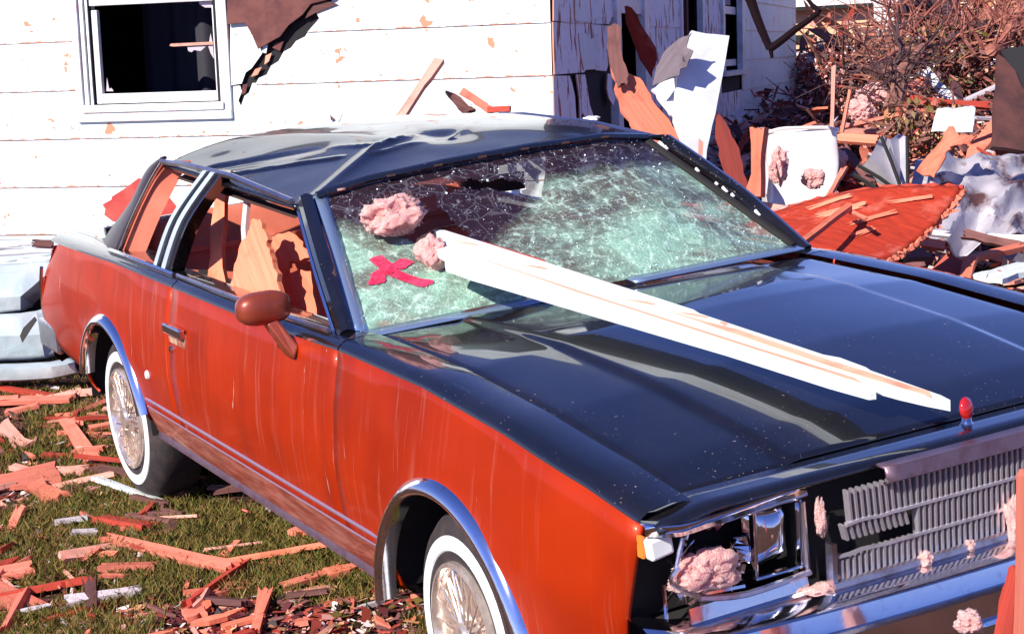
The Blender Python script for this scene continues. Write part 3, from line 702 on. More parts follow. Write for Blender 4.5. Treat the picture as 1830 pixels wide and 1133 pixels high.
mb = MB(); mb.grid(lambda u, y: (interp(u, [0, .3, 1], [.35, .42, .74]), y, interp(u, [0, .3, 1], [.78, .90, .925])), [0, .15, .3, .6, 1], lin(-.74, .74, 8)); part(mb, 'dashboard', M['dash'], smooth=True)
mb = MB(); mb.tube([Vector((.20, .36, .90))+Matrix.Rotation(-.5, 3, 'Y') @ Vector((0, .18*math.cos(t), .18*math.sin(t))) for t in lin(0, 2*math.pi, 33)], .012, 6); mb.tube([(.20, .20, .90), (.23, .36, .87), (.20, .52, .90)], .012, 6); mb.tube([(.23, .36, .87), (.45, .36, .78)], .03, 6)
part(mb, 'steering_wheel', M['dash'], smooth=True)
mb = MB(); mb.tube([(.05, .0, 1.30), (.10, .0, 1.245)], .008, 6); mb.box((.09, 0, 1.225), (.02, .22, .055)); part(mb, 'rear_view_mirror', M['dash'])

# shattered windshield: one laminated sheet that sags, torn open round the beam
def wsurf(s, t, off=0):
    yb = -.772+1.475*s; kb = 1-(2*s-1)**2
    b = Vector((.66+.055*s+.085*kb, yb, .956+.033*s+.022*kb))
    yt = -.625+1.225*s; h = hdr(yt); tp = Vector((h.x+.012, yt, h.z-.012))
    p = b.lerp(tp, t)
    bul = .05*math.sin(math.pi*t)*kb
    sag = .075*math.exp(-(((s-.42)/.30)**2+((t-.55)/.35)**2))
    wr = .012*noise.noise(Vector((s*7, t*5, 3)))+.006*noise.noise(Vector((s*18, t*13, 8)))
    e = min(1, 6*min(s, 1-s, t, 1-t)+.0)
    nrm = Vector((.52, 0, .85))
    return p+nrm*((bul-sag+wr)*e+off)
def inpoly(x, y, poly):
    c = False; j = len(poly)-1
    for i in range(len(poly)):
        (xi, yi), (xj, yj) = poly[i], poly[j]
        if (yi > y) != (yj > y) and x < (xj-xi)*(y-yi)/(yj-yi)+xi: c = not c
        j = i
    return c
# outline of the tear, given as places on the sheet (s, t)
def st_of(px, py):
    best = None
    for i in range(0, 61):
        for j in range(0, 61):
            q = proj(wsurf(i/60, j/60)); d = (q[0]-px)**2+(q[1]-py)**2
            if best is None or d < best[0]: best = (d, i/60, j/60)
    return best[1:]
TEAR = [st_of(*p) for p in [(640, 388), (668, 366), (730, 352), (778, 352), (792, 372), (812, 400), (838, 416), (834, 440), (975, 510), (960, 530), (880, 500), (805, 470), (740, 438), (690, 408)]]
SLIT = [st_of(*p) for p in [(792, 334), (820, 324), (880, 319), (930, 328), (937, 340), (925, 343), (880, 335), (830, 338), (805, 345)]]
IMPACT = wsurf(*st_of(800, 420))
def glass_mat():
    m, nt, b = newmat('crazed_laminated_glass')
    uv = N(nt, 'ShaderNodeUVMap'); sep = N(nt, 'ShaderNodeSeparateXYZ'); nt.links.new(uv.outputs[0], sep.inputs[0])
    v = coord(nt, (1, 1, 1)); 
    vo = N(nt, 'ShaderNodeTexVoronoi'); vo.feature = 'DISTANCE_TO_EDGE'; vo.inputs['Scale'].default_value = 75; nt.links.new(v, vo.inputs['Vector'])
    vb = N(nt, 'ShaderNodeTexVoronoi'); vb.feature = 'DISTANCE_TO_EDGE'; vb.inputs['Scale'].default_value = 13; nt.links.new(mixc(nt, .10, v, N(nt, 'ShaderNodeTexNoise').outputs['Color']), vb.inputs['Vector'])
    crack = ramp(nt, vo.outputs['Distance'], .02, .09, (1, 1, 1, 1), (0, 0, 0, 1))
    crackb = ramp(nt, vb.outputs['Distance'], .008, .03, (1, 1, 1, 1), (0, 0, 0, 1))
    big = ntex(nt, coord(nt, (1, 1.0, 2.2)), 3.6, 5, .62, .6); fine = ntex(nt, v, 40, 4, .7)
    dens = mixc(nt, .35, big, fine)
    cov = ramp(nt, dens, .34, .56)                       # how thickly crazed the sheet is
    # tint band along the top is hardly crazed
    band = N(nt, 'ShaderNodeMath', operation='ADD'); nt.links.new(sep.outputs[1], band.inputs[0])
    bn = N(nt, 'ShaderNodeMath', operation='MULTIPLY'); bn.inputs[1].default_value = .16; nt.links.new(ntex(nt, v, 5, 3), bn.inputs[0]); nt.links.new(bn.outputs[0], band.inputs[1])
    tri = N(nt, 'ShaderNodeMath', operation='SUBTRACT'); nt.links.new(sep.outputs[0], tri.inputs[0]); tri.inputs[1].default_value = .31
    tab = N(nt, 'ShaderNodeMath', operation='ABSOLUTE'); nt.links.new(tri.outputs[0], tab.inputs[0])
    tm = N(nt, 'ShaderNodeMapRange'); tm.inputs[1].default_value = .02; tm.inputs[2].default_value = .26; tm.inputs[3].default_value = .40; tm.inputs[4].default_value = 0; nt.links.new(tab.outputs[0], tm.inputs[0])
    bsum = N(nt, 'ShaderNodeMath', operation='ADD'); nt.links.new(band.outputs[0], bsum.inputs[0]); nt.links.new(tm.outputs[0], bsum.inputs[1])
    low = ramp(nt, bsum.outputs[0], .80, .89, (1, 1, 1, 1), (0, 0, 0, 1))
    a = N(nt, 'ShaderNodeMath', operation='MULTIPLY'); nt.links.new(cov, a.inputs[0]); a.inputs[1].default_value = .36
    a1 = N(nt, 'ShaderNodeMath', operation='ADD'); a1.inputs[1].default_value = .60; nt.links.new(a.outputs[0], a1.inputs[0])
    a2 = N(nt, 'ShaderNodeMath', operation='MULTIPLY'); nt.links.new(a1.outputs[0], a2.inputs[0]); nt.links.new(low, a2.inputs[1])
    sp = N(nt, 'ShaderNodeMath', operation='MULTIPLY'); nt.links.new(crack, sp.inputs[0]); nt.links.new(ramp(nt, fine, .52, .66), sp.inputs[1])
    cb2 = N(nt, 'ShaderNodeMath', operation='MULTIPLY'); nt.links.new(crackb, cb2.inputs[0]); cb2.inputs[1].default_value = .22
    mx0 = N(nt, 'ShaderNodeMath', operation='MAXIMUM'); nt.links.new(sp.outputs[0], mx0.inputs[0]); nt.links.new(cb2.outputs[0], mx0.inputs[1])
    mx = N(nt, 'ShaderNodeMath', operation='MAXIMUM'); nt.links.new(a2.outputs[0], mx.inputs[0]); nt.links.new(mx0.outputs[0], mx.inputs[1])
    bandmin = mixc(nt, low, (.82, .82, .82, 1), (.10, .10, .10, 1))
    al = N(nt, 'ShaderNodeMath', operation='MAXIMUM'); nt.links.new(mx.outputs[0], al.inputs[0]); nt.links.new(bandmin, al.inputs[1])
    col = mixc(nt, ramp(nt, big, .36, .62), (.14, .13, .11, 1), (.25, .42, .32, 1))
    col = mixc(nt, sp.outputs[0], col, (.60, .78, .70, 1))
    # cracks that run in rings and rays round the place of impact
    im = N(nt, 'ShaderNodeVectorMath', operation='SUBTRACT'); nt.links.new(coord(nt), im.inputs[0]); im.inputs[1].default_value = tuple(IMPACT)
    wv = N(nt, 'ShaderNodeTexWave'); wv.wave_type = 'RINGS'; wv.rings_direction = 'SPHERICAL'; wv.inputs['Scale'].default_value = 5.5; wv.inputs['Distortion'].default_value = 5; wv.inputs['Detail'].default_value = 3; wv.inputs['Detail Scale'].default_value = 2.2
    nt.links.new(im.outputs[0], wv.inputs['Vector']); rings = ramp(nt, wv.outputs['Fac'], .90, .99)
    nv = N(nt, 'ShaderNodeVectorMath', operation='NORMALIZE'); nt.links.new(im.outputs[0], nv.inputs[0])
    vr = N(nt, 'ShaderNodeTexVoronoi'); vr.feature = 'DISTANCE_TO_EDGE'; vr.inputs['Scale'].default_value = 9; nt.links.new(nv.outputs[0], vr.inputs['Vector'])
    rays = ramp(nt, vr.outputs['Distance'], .006, .03, (1, 1, 1, 1), (0, 0, 0, 1))
    rr_ = N(nt, 'ShaderNodeMath', operation='MAXIMUM'); nt.links.new(rings, rr_.inputs[0]); nt.links.new(rays, rr_.inputs[1])
    rf = N(nt, 'ShaderNodeMath', operation='MULTIPLY'); nt.links.new(rr_.outputs[0], rf.inputs[0]); nt.links.new(ramp(nt, fine, .42, .6), rf.inputs[1])
    dk = ramp(nt, ntex(nt, coord(nt, (2.2, .8, 1)), 4.5, 5, .65, 1.0), .50, .64)
    dkm = N(nt, 'ShaderNodeMath', operation='MULTIPLY'); nt.links.new(dk, dkm.inputs[0]); dkm.inputs[1].default_value = .75
    col = mixc(nt, dkm.outputs[0], col, (.10, .10, .09, 1))
    rfm = N(nt, 'ShaderNodeMath', operation='MULTIPLY'); nt.links.new(rf.outputs[0], rfm.inputs[0]); rfm.inputs[1].default_value = .7
    col = mixc(nt, rfm.outputs[0], col, (.55, .72, .62, 1))
    spots = ramp(nt, ntex(nt, v, 110, 2, .5), .70, .74)
    col = mixc(nt, spots, col, (.75, .85, .80, 1))
    tint = mixc(nt, low, (.025, .012, .018, 1), col)
    tint = mixc(nt, mx0.outputs[0], tint, mixc(nt, low, (.30, .30, .36, 1), (.45, .68, .54, 1)))
    nt.links.new(tint, b.inputs['Base Color']); nt.links.new(al.outputs[0], b.inputs['Alpha'])
    b.inputs['Roughness'].default_value = .35
    bump(nt, b, mixc(nt, .5, vo.outputs['Distance'], fine), .9, .006)
    return m
M['glass'] = glass_mat()
ns, ntt = 130, 70
V, UVs, F = [], [], []
for i in range(ns+1):
    for j in range(ntt+1):
        V.append(wsurf(i/ns, j/ntt)); UVs.append((i/ns, j/ntt))
for i in range(ns):
    for j in range(ntt):
        cs, ct = (i+.5)/ns+.008*noise.noise(Vector((i*.4, j*.4, 0))), (j+.5)/ntt+.014*noise.noise(Vector((i*.4, j*.4, 7)))
        if inpoly(cs, ct, TEAR) or inpoly(cs, ct, SLIT): continue
        F.append((i*(ntt+1)+j, (i+1)*(ntt+1)+j, (i+1)*(ntt+1)+j+1, i*(ntt+1)+j+1))
ws = mesh('windshield', V, F, M['glass'], car, True, None, 180, UVs)
# loose granules of glass lying on the sheet
mb = MB()
for k in range(1000):
    s_, t_ = random.random(), random.random()
    if inpoly(s_, t_, TEAR): continue
    if t_ < .8 and random.random() < .55: continue
    p = wsurf(s_, t_, .003); r = random.choice((.0012, .0016, .002, .0026, .0034)) if random.random() < .93 else .0048
    q = [p+Vector((random.uniform(-1, 1), random.uniform(-1, 1), random.uniform(-1, 1))).normalized()*r for _ in range(4)]
    mb.add(q, [(0, 1, 2), (0, 2, 3), (0, 3, 1), (1, 3, 2)])
M['granule'] = simple('glass_granule', (.75, .85, .85), .15)
o = part(mb, 'glass_granules', M['granule'], ws); o['kind'] = 'stuff'
# rag of loose interlayer along the torn lower edge
# sprayed X on the lower right of the glass
def ribbon(pts, wd, off):
    sm = [pts[0]]
    P = curve_pts([(a, b, 0) for a, b in pts], 8); A, B = [], []
    for i, p in enumerate(P):
        t = (P[min(i+1, len(P)-1)]-P[max(i-1, 0)]).normalized(); n = Vector((-t.y, t.x, 0)); k = wd*(1+.3*noise.noise(Vector((i*.7, pts[0][0]*50, 0))))
        if i in (0, len(P)-1): k *= .55
        A.append(wsurf(p.x+n.x*k, p.y+n.y*k*1.6, off)); B.append(wsurf(p.x-n.x*k, p.y-n.y*k*1.6, off))
    mb = MB(); mb.strip(A, B); return mb
for pts, wd in (([st_of(*p) for p in ((667, 463), (690, 480), (715, 493), (768, 510))], .0125), ([st_of(*p) for p in ((728, 467), (700, 481), (683, 490), (674, 511))], .0135)):
    part(ribbon(pts, wd*1.25, .0045), 'paint_stroke', M['red_spray'], ws, smooth=True)
# bright reveal moulding round the glass
def wedge(ss, off_in, wd, name, mt, side):
    A = []; B = []
    for q in ss:
        if side == 'bottom': A.append(wsurf(q, 0, .004)); B.append(wsurf(q, 0, .012)+Vector((wd, 0, -.012)))
        elif side == 'right': A.append(wsurf(0, q, .012)+Vector((0, -.006, 0))); B.append(wsurf(0, q, .004)+Vector((0, wd, 0)))
        elif side == 'left': A.append(wsurf(1, q, .012)+Vector((0, .008, 0))); B.append(wsurf(1, q, .006)+Vector((0, -wd, 0)))
    mb = MB(); mb.strip(A, B); return solid(part(mb, name, mt, smooth=True), .006, 0)
M['bright_trim'] = simple('bright_window_trim', (.38, .50, .68), .25, .75)
wedge(lin(0, 1, 20), 0, .046, 'window_trim', M['bright_trim'], 'right')
wedge(lin(.0, .41, 16), 0, .055, 'window_trim', M['bright_trim'], 'bottom')
wedge(lin(.55, 1, 16), 0, .050, 'window_trim', M['bright_trim'], 'bottom')
wedge(lin(0, 1, 20), 0, .018, 'window_seal', M['dark'], 'left')
mb = MB(); mb.tube([wsurf(q, 1, .014)+Vector((.004, 0, 0)) for q in lin(0, 1, 30)], .012, 6); part(mb, 'window_seal', M['black'], smooth=True)
for k in range(7):
    q = .06+.13*k; p = wsurf(q, 1, .022)+Vector((.010, 0, -.008)); mb = MB(); mb.box(p, (.010, .028, .007)); part(mb, 'trim_clip', M['chrome'], parent=car)
for k in range(8):
    q = random.uniform(.03, .97); p = wsurf(1, q, .012)+Vector((0, .012, .004)); mb = MB(); mb.box(p, (random.uniform(.008, .03), .006, .008), Matrix.Rotation(.6, 3, 'Y')); part(mb, 'trim_clip', M['whitewall'], parent=car)

# ------------------------------------------------------------------ loose pieces: boards, sheets, tufts
def frame_of(p0, p1, nrm):
    ax = (Vector(p1)-Vector(p0)); L = ax.length; ax.normalize()
    n = Vector(nrm); n = (n-ax*n.dot(ax)).normalized(); ay = n.cross(ax)
    return Matrix((ax, ay, n)).transposed(), L
def teeth(L, wd, jag0, jag1, k=5, rnd=random, seed=None):
    rr = random.Random(seed if seed is not None else random.random())
    def end(x, sg, jag):
        if jag <= 0: return [(x, -wd/2), (x, wd/2)] if sg > 0 else [(x, wd/2), (x, -wd/2)]
        pts = []
        for i in range(k+1):
            y = -wd/2+wd*i/k; pts.append((x-sg*abs(rr.gauss(0, 1))*jag*(.3+.7*(i % 2)), y))
        return pts if sg > 0 else pts[::-1]
    def edge(sg):
        if jag0 <= 0 and jag1 <= 0: return []
        xs = sorted(rr.uniform(-.38, .38) for _ in range(3)); q = [(x*L, sg*wd*(.5-abs(rr.gauss(0, .09)))) for x in xs]
        return q if sg < 0 else q[::-1]
    return end(L/2, 1, jag1)+edge(1)+end(-L/2, -1, jag0)+edge(-1)
def plank(name, p0, p1, wd, th, nrm, mat, jag=(0, 0), label=None, cat=None, group=None, parent=None, k=5, seed=None, taper=None):
    Rm, L = frame_of(p0, p1, nrm); mid = (Vector(p0)+Vector(p1))/2
    poly = teeth(L, wd, jag[0], jag[1], k, seed=seed)
    if taper: poly = [(x, y*(taper[0]+(taper[1]-taper[0])*(x/L+.5))) for x, y in poly]
    mb = MB(); mb.prism(poly, ((0, 0, 0), (1, 0, 0), (0, 1, 0)), th)
    o = mb.build(name, mat, parent); o.matrix_world = Matrix.Translation(mid) @ Rm.to_4x4()
    return tag(o, label, cat, group)
def tuft(name, c, r, label=None, cat=None, group=None, parent=None, mat=None, lobes=7, flat=.75, seed=0, stretch=(1, 1, 1), detail=None):
    """a torn clump of glass wool: one ragged skin with deep clefts, layers and stray fibres"""
    rr = random.Random(seed); bm = bmesh.new(); off = Vector((seed*3.7, seed*1.3, seed*.7))
    bmesh.ops.create_icosphere(bm, subdivisions=detail or (5 if r > .05 else 4), radius=1)
    tips = []
    for v in bm.verts:
        n = v.co.normalized()
        k = .90+.42*noise.noise(n*1.3+off)+.17*noise.noise(n*3.1+off)+.09*noise.noise(n*7+off)
        k += .045*noise.noise(n*15+off)+.03*noise.noise(n*34+off)
        k = max(.18, k)
        w_ = Vector((noise.noise(n*5+off), noise.noise(n*5+off+Vector((9, 0, 0))), noise.noise(n*5+off+Vector((0, 9, 0)))))*.16
        p = n*k+w_; v.co = Vector((p.x*stretch[0], p.y*stretch[1], p.z*stretch[2]))*r
        if rr.random() < .2: tips.append((v.co.copy(), n.copy()))
    rr.shuffle(tips); nf = 240 if r > .05 else 60
    for k in range(nf):
        p, n = tips[k % len(tips)]
        t1 = n.orthogonal().normalized(); t2 = n.cross(t1); an = rr.uniform(0, 6.3)
        d = (n*rr.uniform(.15, .9)+(t1*math.cos(an)+t2*math.sin(an))*rr.uniform(.3, 1)).normalized()*r*rr.uniform(.10, .42)
        w_ = d.orthogonal().normalized()*r*rr.uniform(.002, .006); m = p+d*.5+n*r*rr.uniform(-.02, .06); q = p+d+Vector((rr.gauss(0, 1), rr.gauss(0, 1), rr.gauss(0, 1)))*r*.04; p0 = p-n*r*.04
        f = [bm.verts.new(x) for x in (p0-w_, p0+w_, m+w_*.8, q, m-w_*.8)]; bm.faces.new(f)
    me = bpy.data.meshes.new(name); bm.to_mesh(me); bm.free(); me.materials.append(mat or M['insulation'])
    me.polygons.foreach_set('use_smooth', [True]*len(me.polygons))
    o = bpy.data.objects.new(name, me); C.objects.link(o); o.location = c
    if parent: o.parent = parent
    return tag(o, label, cat, group)

# ------------------------------------------------------------------ on the car: beam, insulation, boards inside
bm_ = MB()
T0, T1, B0, B1 = Vector((.45, -.36, 1.15)), Vector((2.237, -.109, .95)), Vector((.724, -.489, 1.10)), Vector((2.10, -.21, .945))
axb = (T1-T0).normalized(); ayb = (B0-T0); ayb = (ayb-axb*ayb.dot(axb)).normalized(); nb = ayb.cross(axb)
fb = Matrix((axb, -ayb, ayb.cross(axb).normalized()*1)).transposed()
if fb.determinant() < 0: fb = Matrix((axb, -ayb, -(ayb.cross(axb)).normalized())).transposed()
Lb = (T1-T0).length; w0 = abs((B0-T0).dot(ayb)); w1 = abs((B1-T1).dot(ayb))
xB = (B1-T0).dot(axb)
poly = [(-.01, 0), (-.04, -.02), (.05, -.04), (.03, -.07), (.12, -.09), (.11, -.115), (.20, -.13), (.22, -w0), (.34, -w0-.001), (xB-.40, -w1-.022), (xB-.10, -w1-.012), (xB+.01, -w1-.002), (xB+.02, -w1+.010), (xB-.06, -w1+.018), (xB-.04, -.062),
        (Lb-.20, -.056), (Lb-.09, -.046), (Lb-.02, -.034), (Lb+.03, -.022), (Lb+.0, -.015), (Lb-.20, -.008), (Lb-.22, -.001), (Lb-.30, .004), (Lb-.34, -.006), (Lb-.75, -.002), (Lb-.78, .006), (.4, .004)]
mbm = MB(); mbm.prism(poly, ((0, 0, 0), (1, 0, 0), (0, 1, 0)), .026)
M['beam_paint'] = wood('beam_white_paint', (.80, .36, .24), (.70, .26, .15), peel=.66)
beam = mbm.build('broken_board', M['beam_paint']); beam.matrix_world = Matrix.Translation(T0) @ fb.to_4x4()
tag(beam, 'long white painted board driven through the windshield and lying over the black hood', 'board')
# bare split where the grain tore out, and the groove of the moulding
M['split'] = wood('bare_split_wood', (.85, .40, .28), (.74, .30, .18))
mbm = MB(); mbm.prism([(Lb-.82, -.040), (Lb-.70, -.034), (Lb-.60, -.022), (Lb-.35, -.024), (Lb-.03, -.018), (Lb-.01, -.034), (Lb-.25, -.046), (Lb-.55, -.044)], ((0, 0, .0135), (1, 0, 0), (0, 1, 0)), .004); mbm.build('bare_split', M['split'], beam)
mbm = MB(); mbm.prism([(.30, -.088), (.7, -.085), (xB-.35, -.072), (xB-.05, -.062), (xB-.02, -.072), (xB-.35, -.080), (.7, -.092)], ((0, 0, .0135), (1, 0, 0), (0, 1, 0)), .003); mbm.build('bare_split', M['split'], beam)
mbm = MB(); mbm.prism([(.15, .003), (.42, .005), (.44, .016), (.17, .010)], ((0, 0, .004), (1, 0, 0), (0, 1, 0)), .014); mbm.build('bare_split', M['redwood'], beam)
for k, (x, y) in enumerate(((.10, -.045), (.42, -.05), (.85, -.05), (1.02, -.03))):
    mbm = MB(); mbm.prism([(x, y), (x+.05, y+.018), (x+.085, y+.022), (x+.08, y+.014), (x+.03, y+.004)], ((0, 0, .0135), (1, 0, 0), (0, 1, 0)), .003); mbm.build('bare_split', M['split'], beam)

tuft('insulation_clump', PX(705, 386, 5.02), .095, 'large pink insulation tuft bulging from the tear in the windshield', 'insulation', 'pink insulation torn from the walls', seed=3, lobes=11, stretch=(.8, 1.1, .7))
tuft('insulation_clump', PX(775, 452, 4.92), .050, 'small pink insulation tuft wedged beside the end of the white board', 'insulation', 'pink insulation torn from the walls', seed=5, lobes=8)
tuft('insulation_clump', onx(1256, 1026, 2.215), .072, 'pink insulation tuft stuffed into the broken headlight', 'insulation', 'pink insulation torn from the walls', seed=9, lobes=10, stretch=(.6, 1.2, .6))
tuft('insulation_clump', onx(1466, 925, 2.25), .022, 'pink insulation shred hanging beside the grille above the fallen bars', 'insulation', 'pink insulation torn from the walls', seed=11, stretch=(.5, .6, 2.2), lobes=6)
tuft('insulation_clump', onx(1478, 1052, 2.27), .030, 'pink insulation shred under the lower corner of the grille', 'insulation', 'pink insulation torn from the walls', seed=12, stretch=(1, 1.6, .5), lobes=6)
tuft('insulation_clump', onx(1652, 1000, 2.30), .018, 'pink insulation flake on the lower grille rail', 'insulation', 'pink insulation torn from the walls', seed=13, lobes=5)
tuft('insulation_clump', onx(1733, 975, 2.30), .014, 'tiny pink insulation flake on the lower grille rail nearest the post', 'insulation', 'pink insulation torn from the walls', seed=14, lobes=5)
tuft('insulation_clump', onx(1812, 925, 2.31), .030, 'pink insulation shred over the grille bars beside the post', 'insulation', 'pink insulation torn from the walls', seed=15, lobes=7, stretch=(.6, .8, 1.9))
tuft('insulation_clump', PX(225, 452, 6.75), .035, 'pink insulation shred on the sill of the rear quarter window', 'insulation', 'pink insulation torn from the walls', seed=16, lobes=7, stretch=(1.8, .6, .5))
# boards inside the car, seen through the side window
INSIDE = True

# ------------------------------------------------------------------ the damaged house
HR = Matrix(((0.70544, -0.70804, -0.03199), (0.70845, 0.70306, 0.06171), (-0.0212, -0.06619, 0.99758)))
HO = PX(990, 100, 9.5)
house = empty('house', HO, 'white lap-sided house with a torn wall and a dark broken window behind the car', 'house', rot=HR)
HX, HY, HZ = HR.col[0].copy(), HR.col[1].copy(), HR.col[2].copy()
def on_front(px, py):
    v = ray(px, py); t = (HO-CAM).dot(HY)/v.dot(HY); p = CAM+v*t-HO; return p.dot(HX), p.dot(HZ)
def on_side(px, py):
    v = ray(px, py); t = (HO-CAM).dot(HX)/v.dot(HX); p = CAM+v*t-HO; return p.dot(HY), p.dot(HZ)
EXPO = .2895; ROW0 = .1815
M['board_edge'] = simple('bare_board_edge', (.60, .26, .17), .8)
def lap(z, extra=0):
    k = math.floor((z-ROW0)/EXPO+1e-4); f = (z-ROW0)/EXPO-k; return k, f
def siding(poly, k, wall, mat, name='siding_board', th=.008, lift=0, warp=0):
    """a board of row k cut to poly (position along the wall, height)"""
    z0 = ROW0+EXPO*k; n = len(poly); V = []
    for lay in (0, 1):
        for a, z in poly:
            out = .006+.008*(1-min(1.05, (z-z0)/EXPO))+lift-lay*th+warp*noise.noise(Vector((a*1.7, z*3, k)))
            V.append((a, -out, z) if wall == 'front' else (out, a, z))
    F = [tuple(range(n)), tuple(range(2*n-1, n-1, -1))]+[(i, n+i, n+(i+1) % n, (i+1) % n) for i in range(n)]
    mb = MB(); mb.add(V, F); o = mb.build(name, [mat, M['board_edge']], house, fix=True)
    for f in o.data.polygons[2:]: f.material_index = 1
    return o
def rect(a0, a1, k, z0=None, z1=None):
    zb = ROW0+EXPO*k; g = .0015
    return [(a0+g, zb if z0 is None else z0), (a1-g, zb if z0 is None else z0), (a1-g, zb+EXPO+.012 if z1 is None else z1), (a0+g, zb+EXPO+.012 if z1 is None else z1)]
WX0, WX1, WZ0, WZ1 = -2.955, -1.945, -.300, .90
KMIN, KMAX = -6, 3
rs_ = random.Random(11)
def run(a0, a1, k, wall, mat):
    a = a0; first = True
    while a < a1-.02:
        b = a+(rs_.uniform(.6, 3.0) if first else 3.05); first = False
        if a1-b < .5: b = a1
        siding(rect(a, min(b, a1), k), k, wall, mat, warp=.004); a = b
for k in range(KMIN, KMAX+1):
    zb = ROW0+EXPO*k; ztp = zb+EXPO
    if ztp < WZ0 or zb > WZ1: run(-7.2, -.012, k, 'front', M['siding']); continue
    run(-7.2, WX0, k, 'front', M['siding'])
    if zb < WZ0: siding(rect(WX0, WX1, k, zb, WZ0), k, 'front', M['siding'])
    if zb < WZ1 < ztp: siding(rect(WX0, WX1, k, WZ1, ztp+.012), k, 'front', M['siding'])
    if k == 0: continue          # torn row: pieces below
    if k in (-1, -2): continue
    run(WX1, -.012, k, 'front', M['siding'])
def F_(pts): return [on_front(*p) for p in pts]
z_ = lambda k: ROW0+EXPO*k
# row 0: right-hand piece with ragged end, brown panel takes the left
e = F_([(600, -12), (592, 6), (566, 22), (572, 34), (556, 44)])
siding([(e[4][0]-.02, z_(0)), (-1.0, z_(0)), (-.012, z_(0)), (-.012, z_(1)+.012), (e[0][0]+.25, z_(1)+.012)]+e[:4], 0, 'front', M['siding'])
e = F_([(553, 46), (546, 66), (530, 74), (521, 86), (508, 93), (499, 110), (486, 118), (478, 134), (464, 140)])
siding([(on_front(458, 150)[0], z_(-1)), (-.75, z_(-1)), (-.012, z_(-1)), (-.012, z_(0)+.012), (e[0][0], z_(0)+.012)]+e[1:], -1, 'front', M['siding'])
siding(F_([(413, 44), (428, 42), (444, 41), (455, 62), (469, 88), (470, 96), (452, 122), (441, 130), (434, 150), (413, 153)]), -1, 'front', M['siding'], lift=.004)
e = F_([(452, 153), (446, 166), (438, 172), (432, 190), (427, 180), (433, 164), (430, 154)])
siding([(WX1, z_(-2)), (-.9, z_(-2)), (-.012, z_(-2)), (-.012, z_(-1)+.012), (e[0][0], z_(-1)+.01)]+e[1:]+[(WX1, z_(-1)+.01)], -2, 'front', M['siding'])
for i, (pts, mt) in enumerate((([(508, 74), (501, 92), (488, 86), (492, 78)], 'sheathing'), ([(487, 95), (482, 110), (474, 116), (476, 100)], 'split'), ([(470, 120), (462, 134), (450, 138), (458, 124)], 'split'), ([(445, 150), (441, 166), (434, 170), (436, 152)], 'sheathing'), ([(472, 82), (481, 80), (478, 96), (471, 94)], 'trim_white'), ([(560, 10), (585, 2), (606, 8), (566, 24), (548, 34)], 'weathered'), ([(592, 198), (600, 186), (606, 190), (601, 212), (594, 216)], 'weathered'))):
    mb = MB(); mb.prism(F_(pts), ((0, -.006-.003*i, 0), (1, 0, 0), (0, 0, 1)), .006); mb.build('torn_splinter', M[mt], house)
mb = MB(); mb.prism(F_([(411, -40), (640, -40), (598, -2), (560, 8), (545, 27), (520, 46), (505, 66), (490, 74), (466, 88), (455, 62), (443, 41), (411, 44)]), ((0, 0, 0), (1, 0, 0), (0, 0, 1)), .012)
bp = mb.build('sheathing_panel', M['sheathing'], house); bp.location = (0, -.035, 0)
# core of the walls (black felt over studs), ceiling, floor, room behind the window
mb = MB(); TOP = ROW0+EXPO*(KMAX+1)
for a0, a1, z0, z1 in ((-7.2, WX0+.1, -1.7, TOP), (WX1-.1, -.03, -1.7, TOP), (WX0+.1, WX1-.1, -1.7, WZ0+.1), (WX0+.1, WX1-.1, WZ1-.1, TOP)): mb.box(((a0+a1)/2, .03, (z0+z1)/2), (a1-a0, .04, z1-z0))
tag(mb.build('wall_core', M['tar'], house), kind='stuff')
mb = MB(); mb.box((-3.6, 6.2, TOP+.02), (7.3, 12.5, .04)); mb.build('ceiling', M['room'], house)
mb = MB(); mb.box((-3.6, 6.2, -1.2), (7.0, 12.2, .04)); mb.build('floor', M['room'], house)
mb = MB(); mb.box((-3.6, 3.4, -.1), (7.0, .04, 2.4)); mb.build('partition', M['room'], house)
mb = MB(); mb.box((-7.2, 6.2, -.1), (.04, 12.4, 3.2)); mb.build('far_wall', M['trim_white'], house)
mb = MB(); mb.box((-3.6, 12.36, -.1), (7.2, .04, 3.2)); mb.build('back_wall', M['trim_white'], house)
# curtain folds barely showing in the dark room
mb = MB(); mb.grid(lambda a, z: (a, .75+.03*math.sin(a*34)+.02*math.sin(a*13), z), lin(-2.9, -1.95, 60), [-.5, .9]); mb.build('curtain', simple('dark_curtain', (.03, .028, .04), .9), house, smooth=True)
# front window: casing, sash, meeting rail, broken panes
def wbox(name, x0, x1, z0, z1, y0, y1, mt, parent, bv=.004):
    mb = MB(); c = ((x0+x1)/2, (y0+y1)/2, (z0+z1)/2); mb.box(c, (x1-x0, y1-y0, z1-z0)); o = mb.build(name, M[mt], parent)
    if bv: bevel(o, bv)
    return o
win = wbox('window', WX0, WX1, WZ0, WZ0+.055, -.035, .02, 'trim_white', house)
wbox('casing', WX0, WX0+.045, WZ0+.055, WZ1, -.028, .02, 'trim_white', win); wbox('casing', WX1-.045, WX1, WZ0+.055, WZ1, -.028, .02, 'trim_white', win)
wbox('casing', WX0, WX1, WZ1-.04, WZ1, -.030, .02, 'trim_white', win)
wbox('sill', WX0+.045, WX1-.045, -.245, -.200, -.045, .10, 'trim_white', win)
wbox('jamb', WX0+.045, WX0+.075, -.20, WZ1-.04, -.01, .12, 'trim_white', win); wbox('jamb', WX1-.075, WX1-.045, -.20, WZ1-.04, -.01, .12, 'trim_white', win)
wbox('jamb', WX0+.080, WX0+.098, -.20, WZ1-.04, .005, .10, 'trim_white', win)
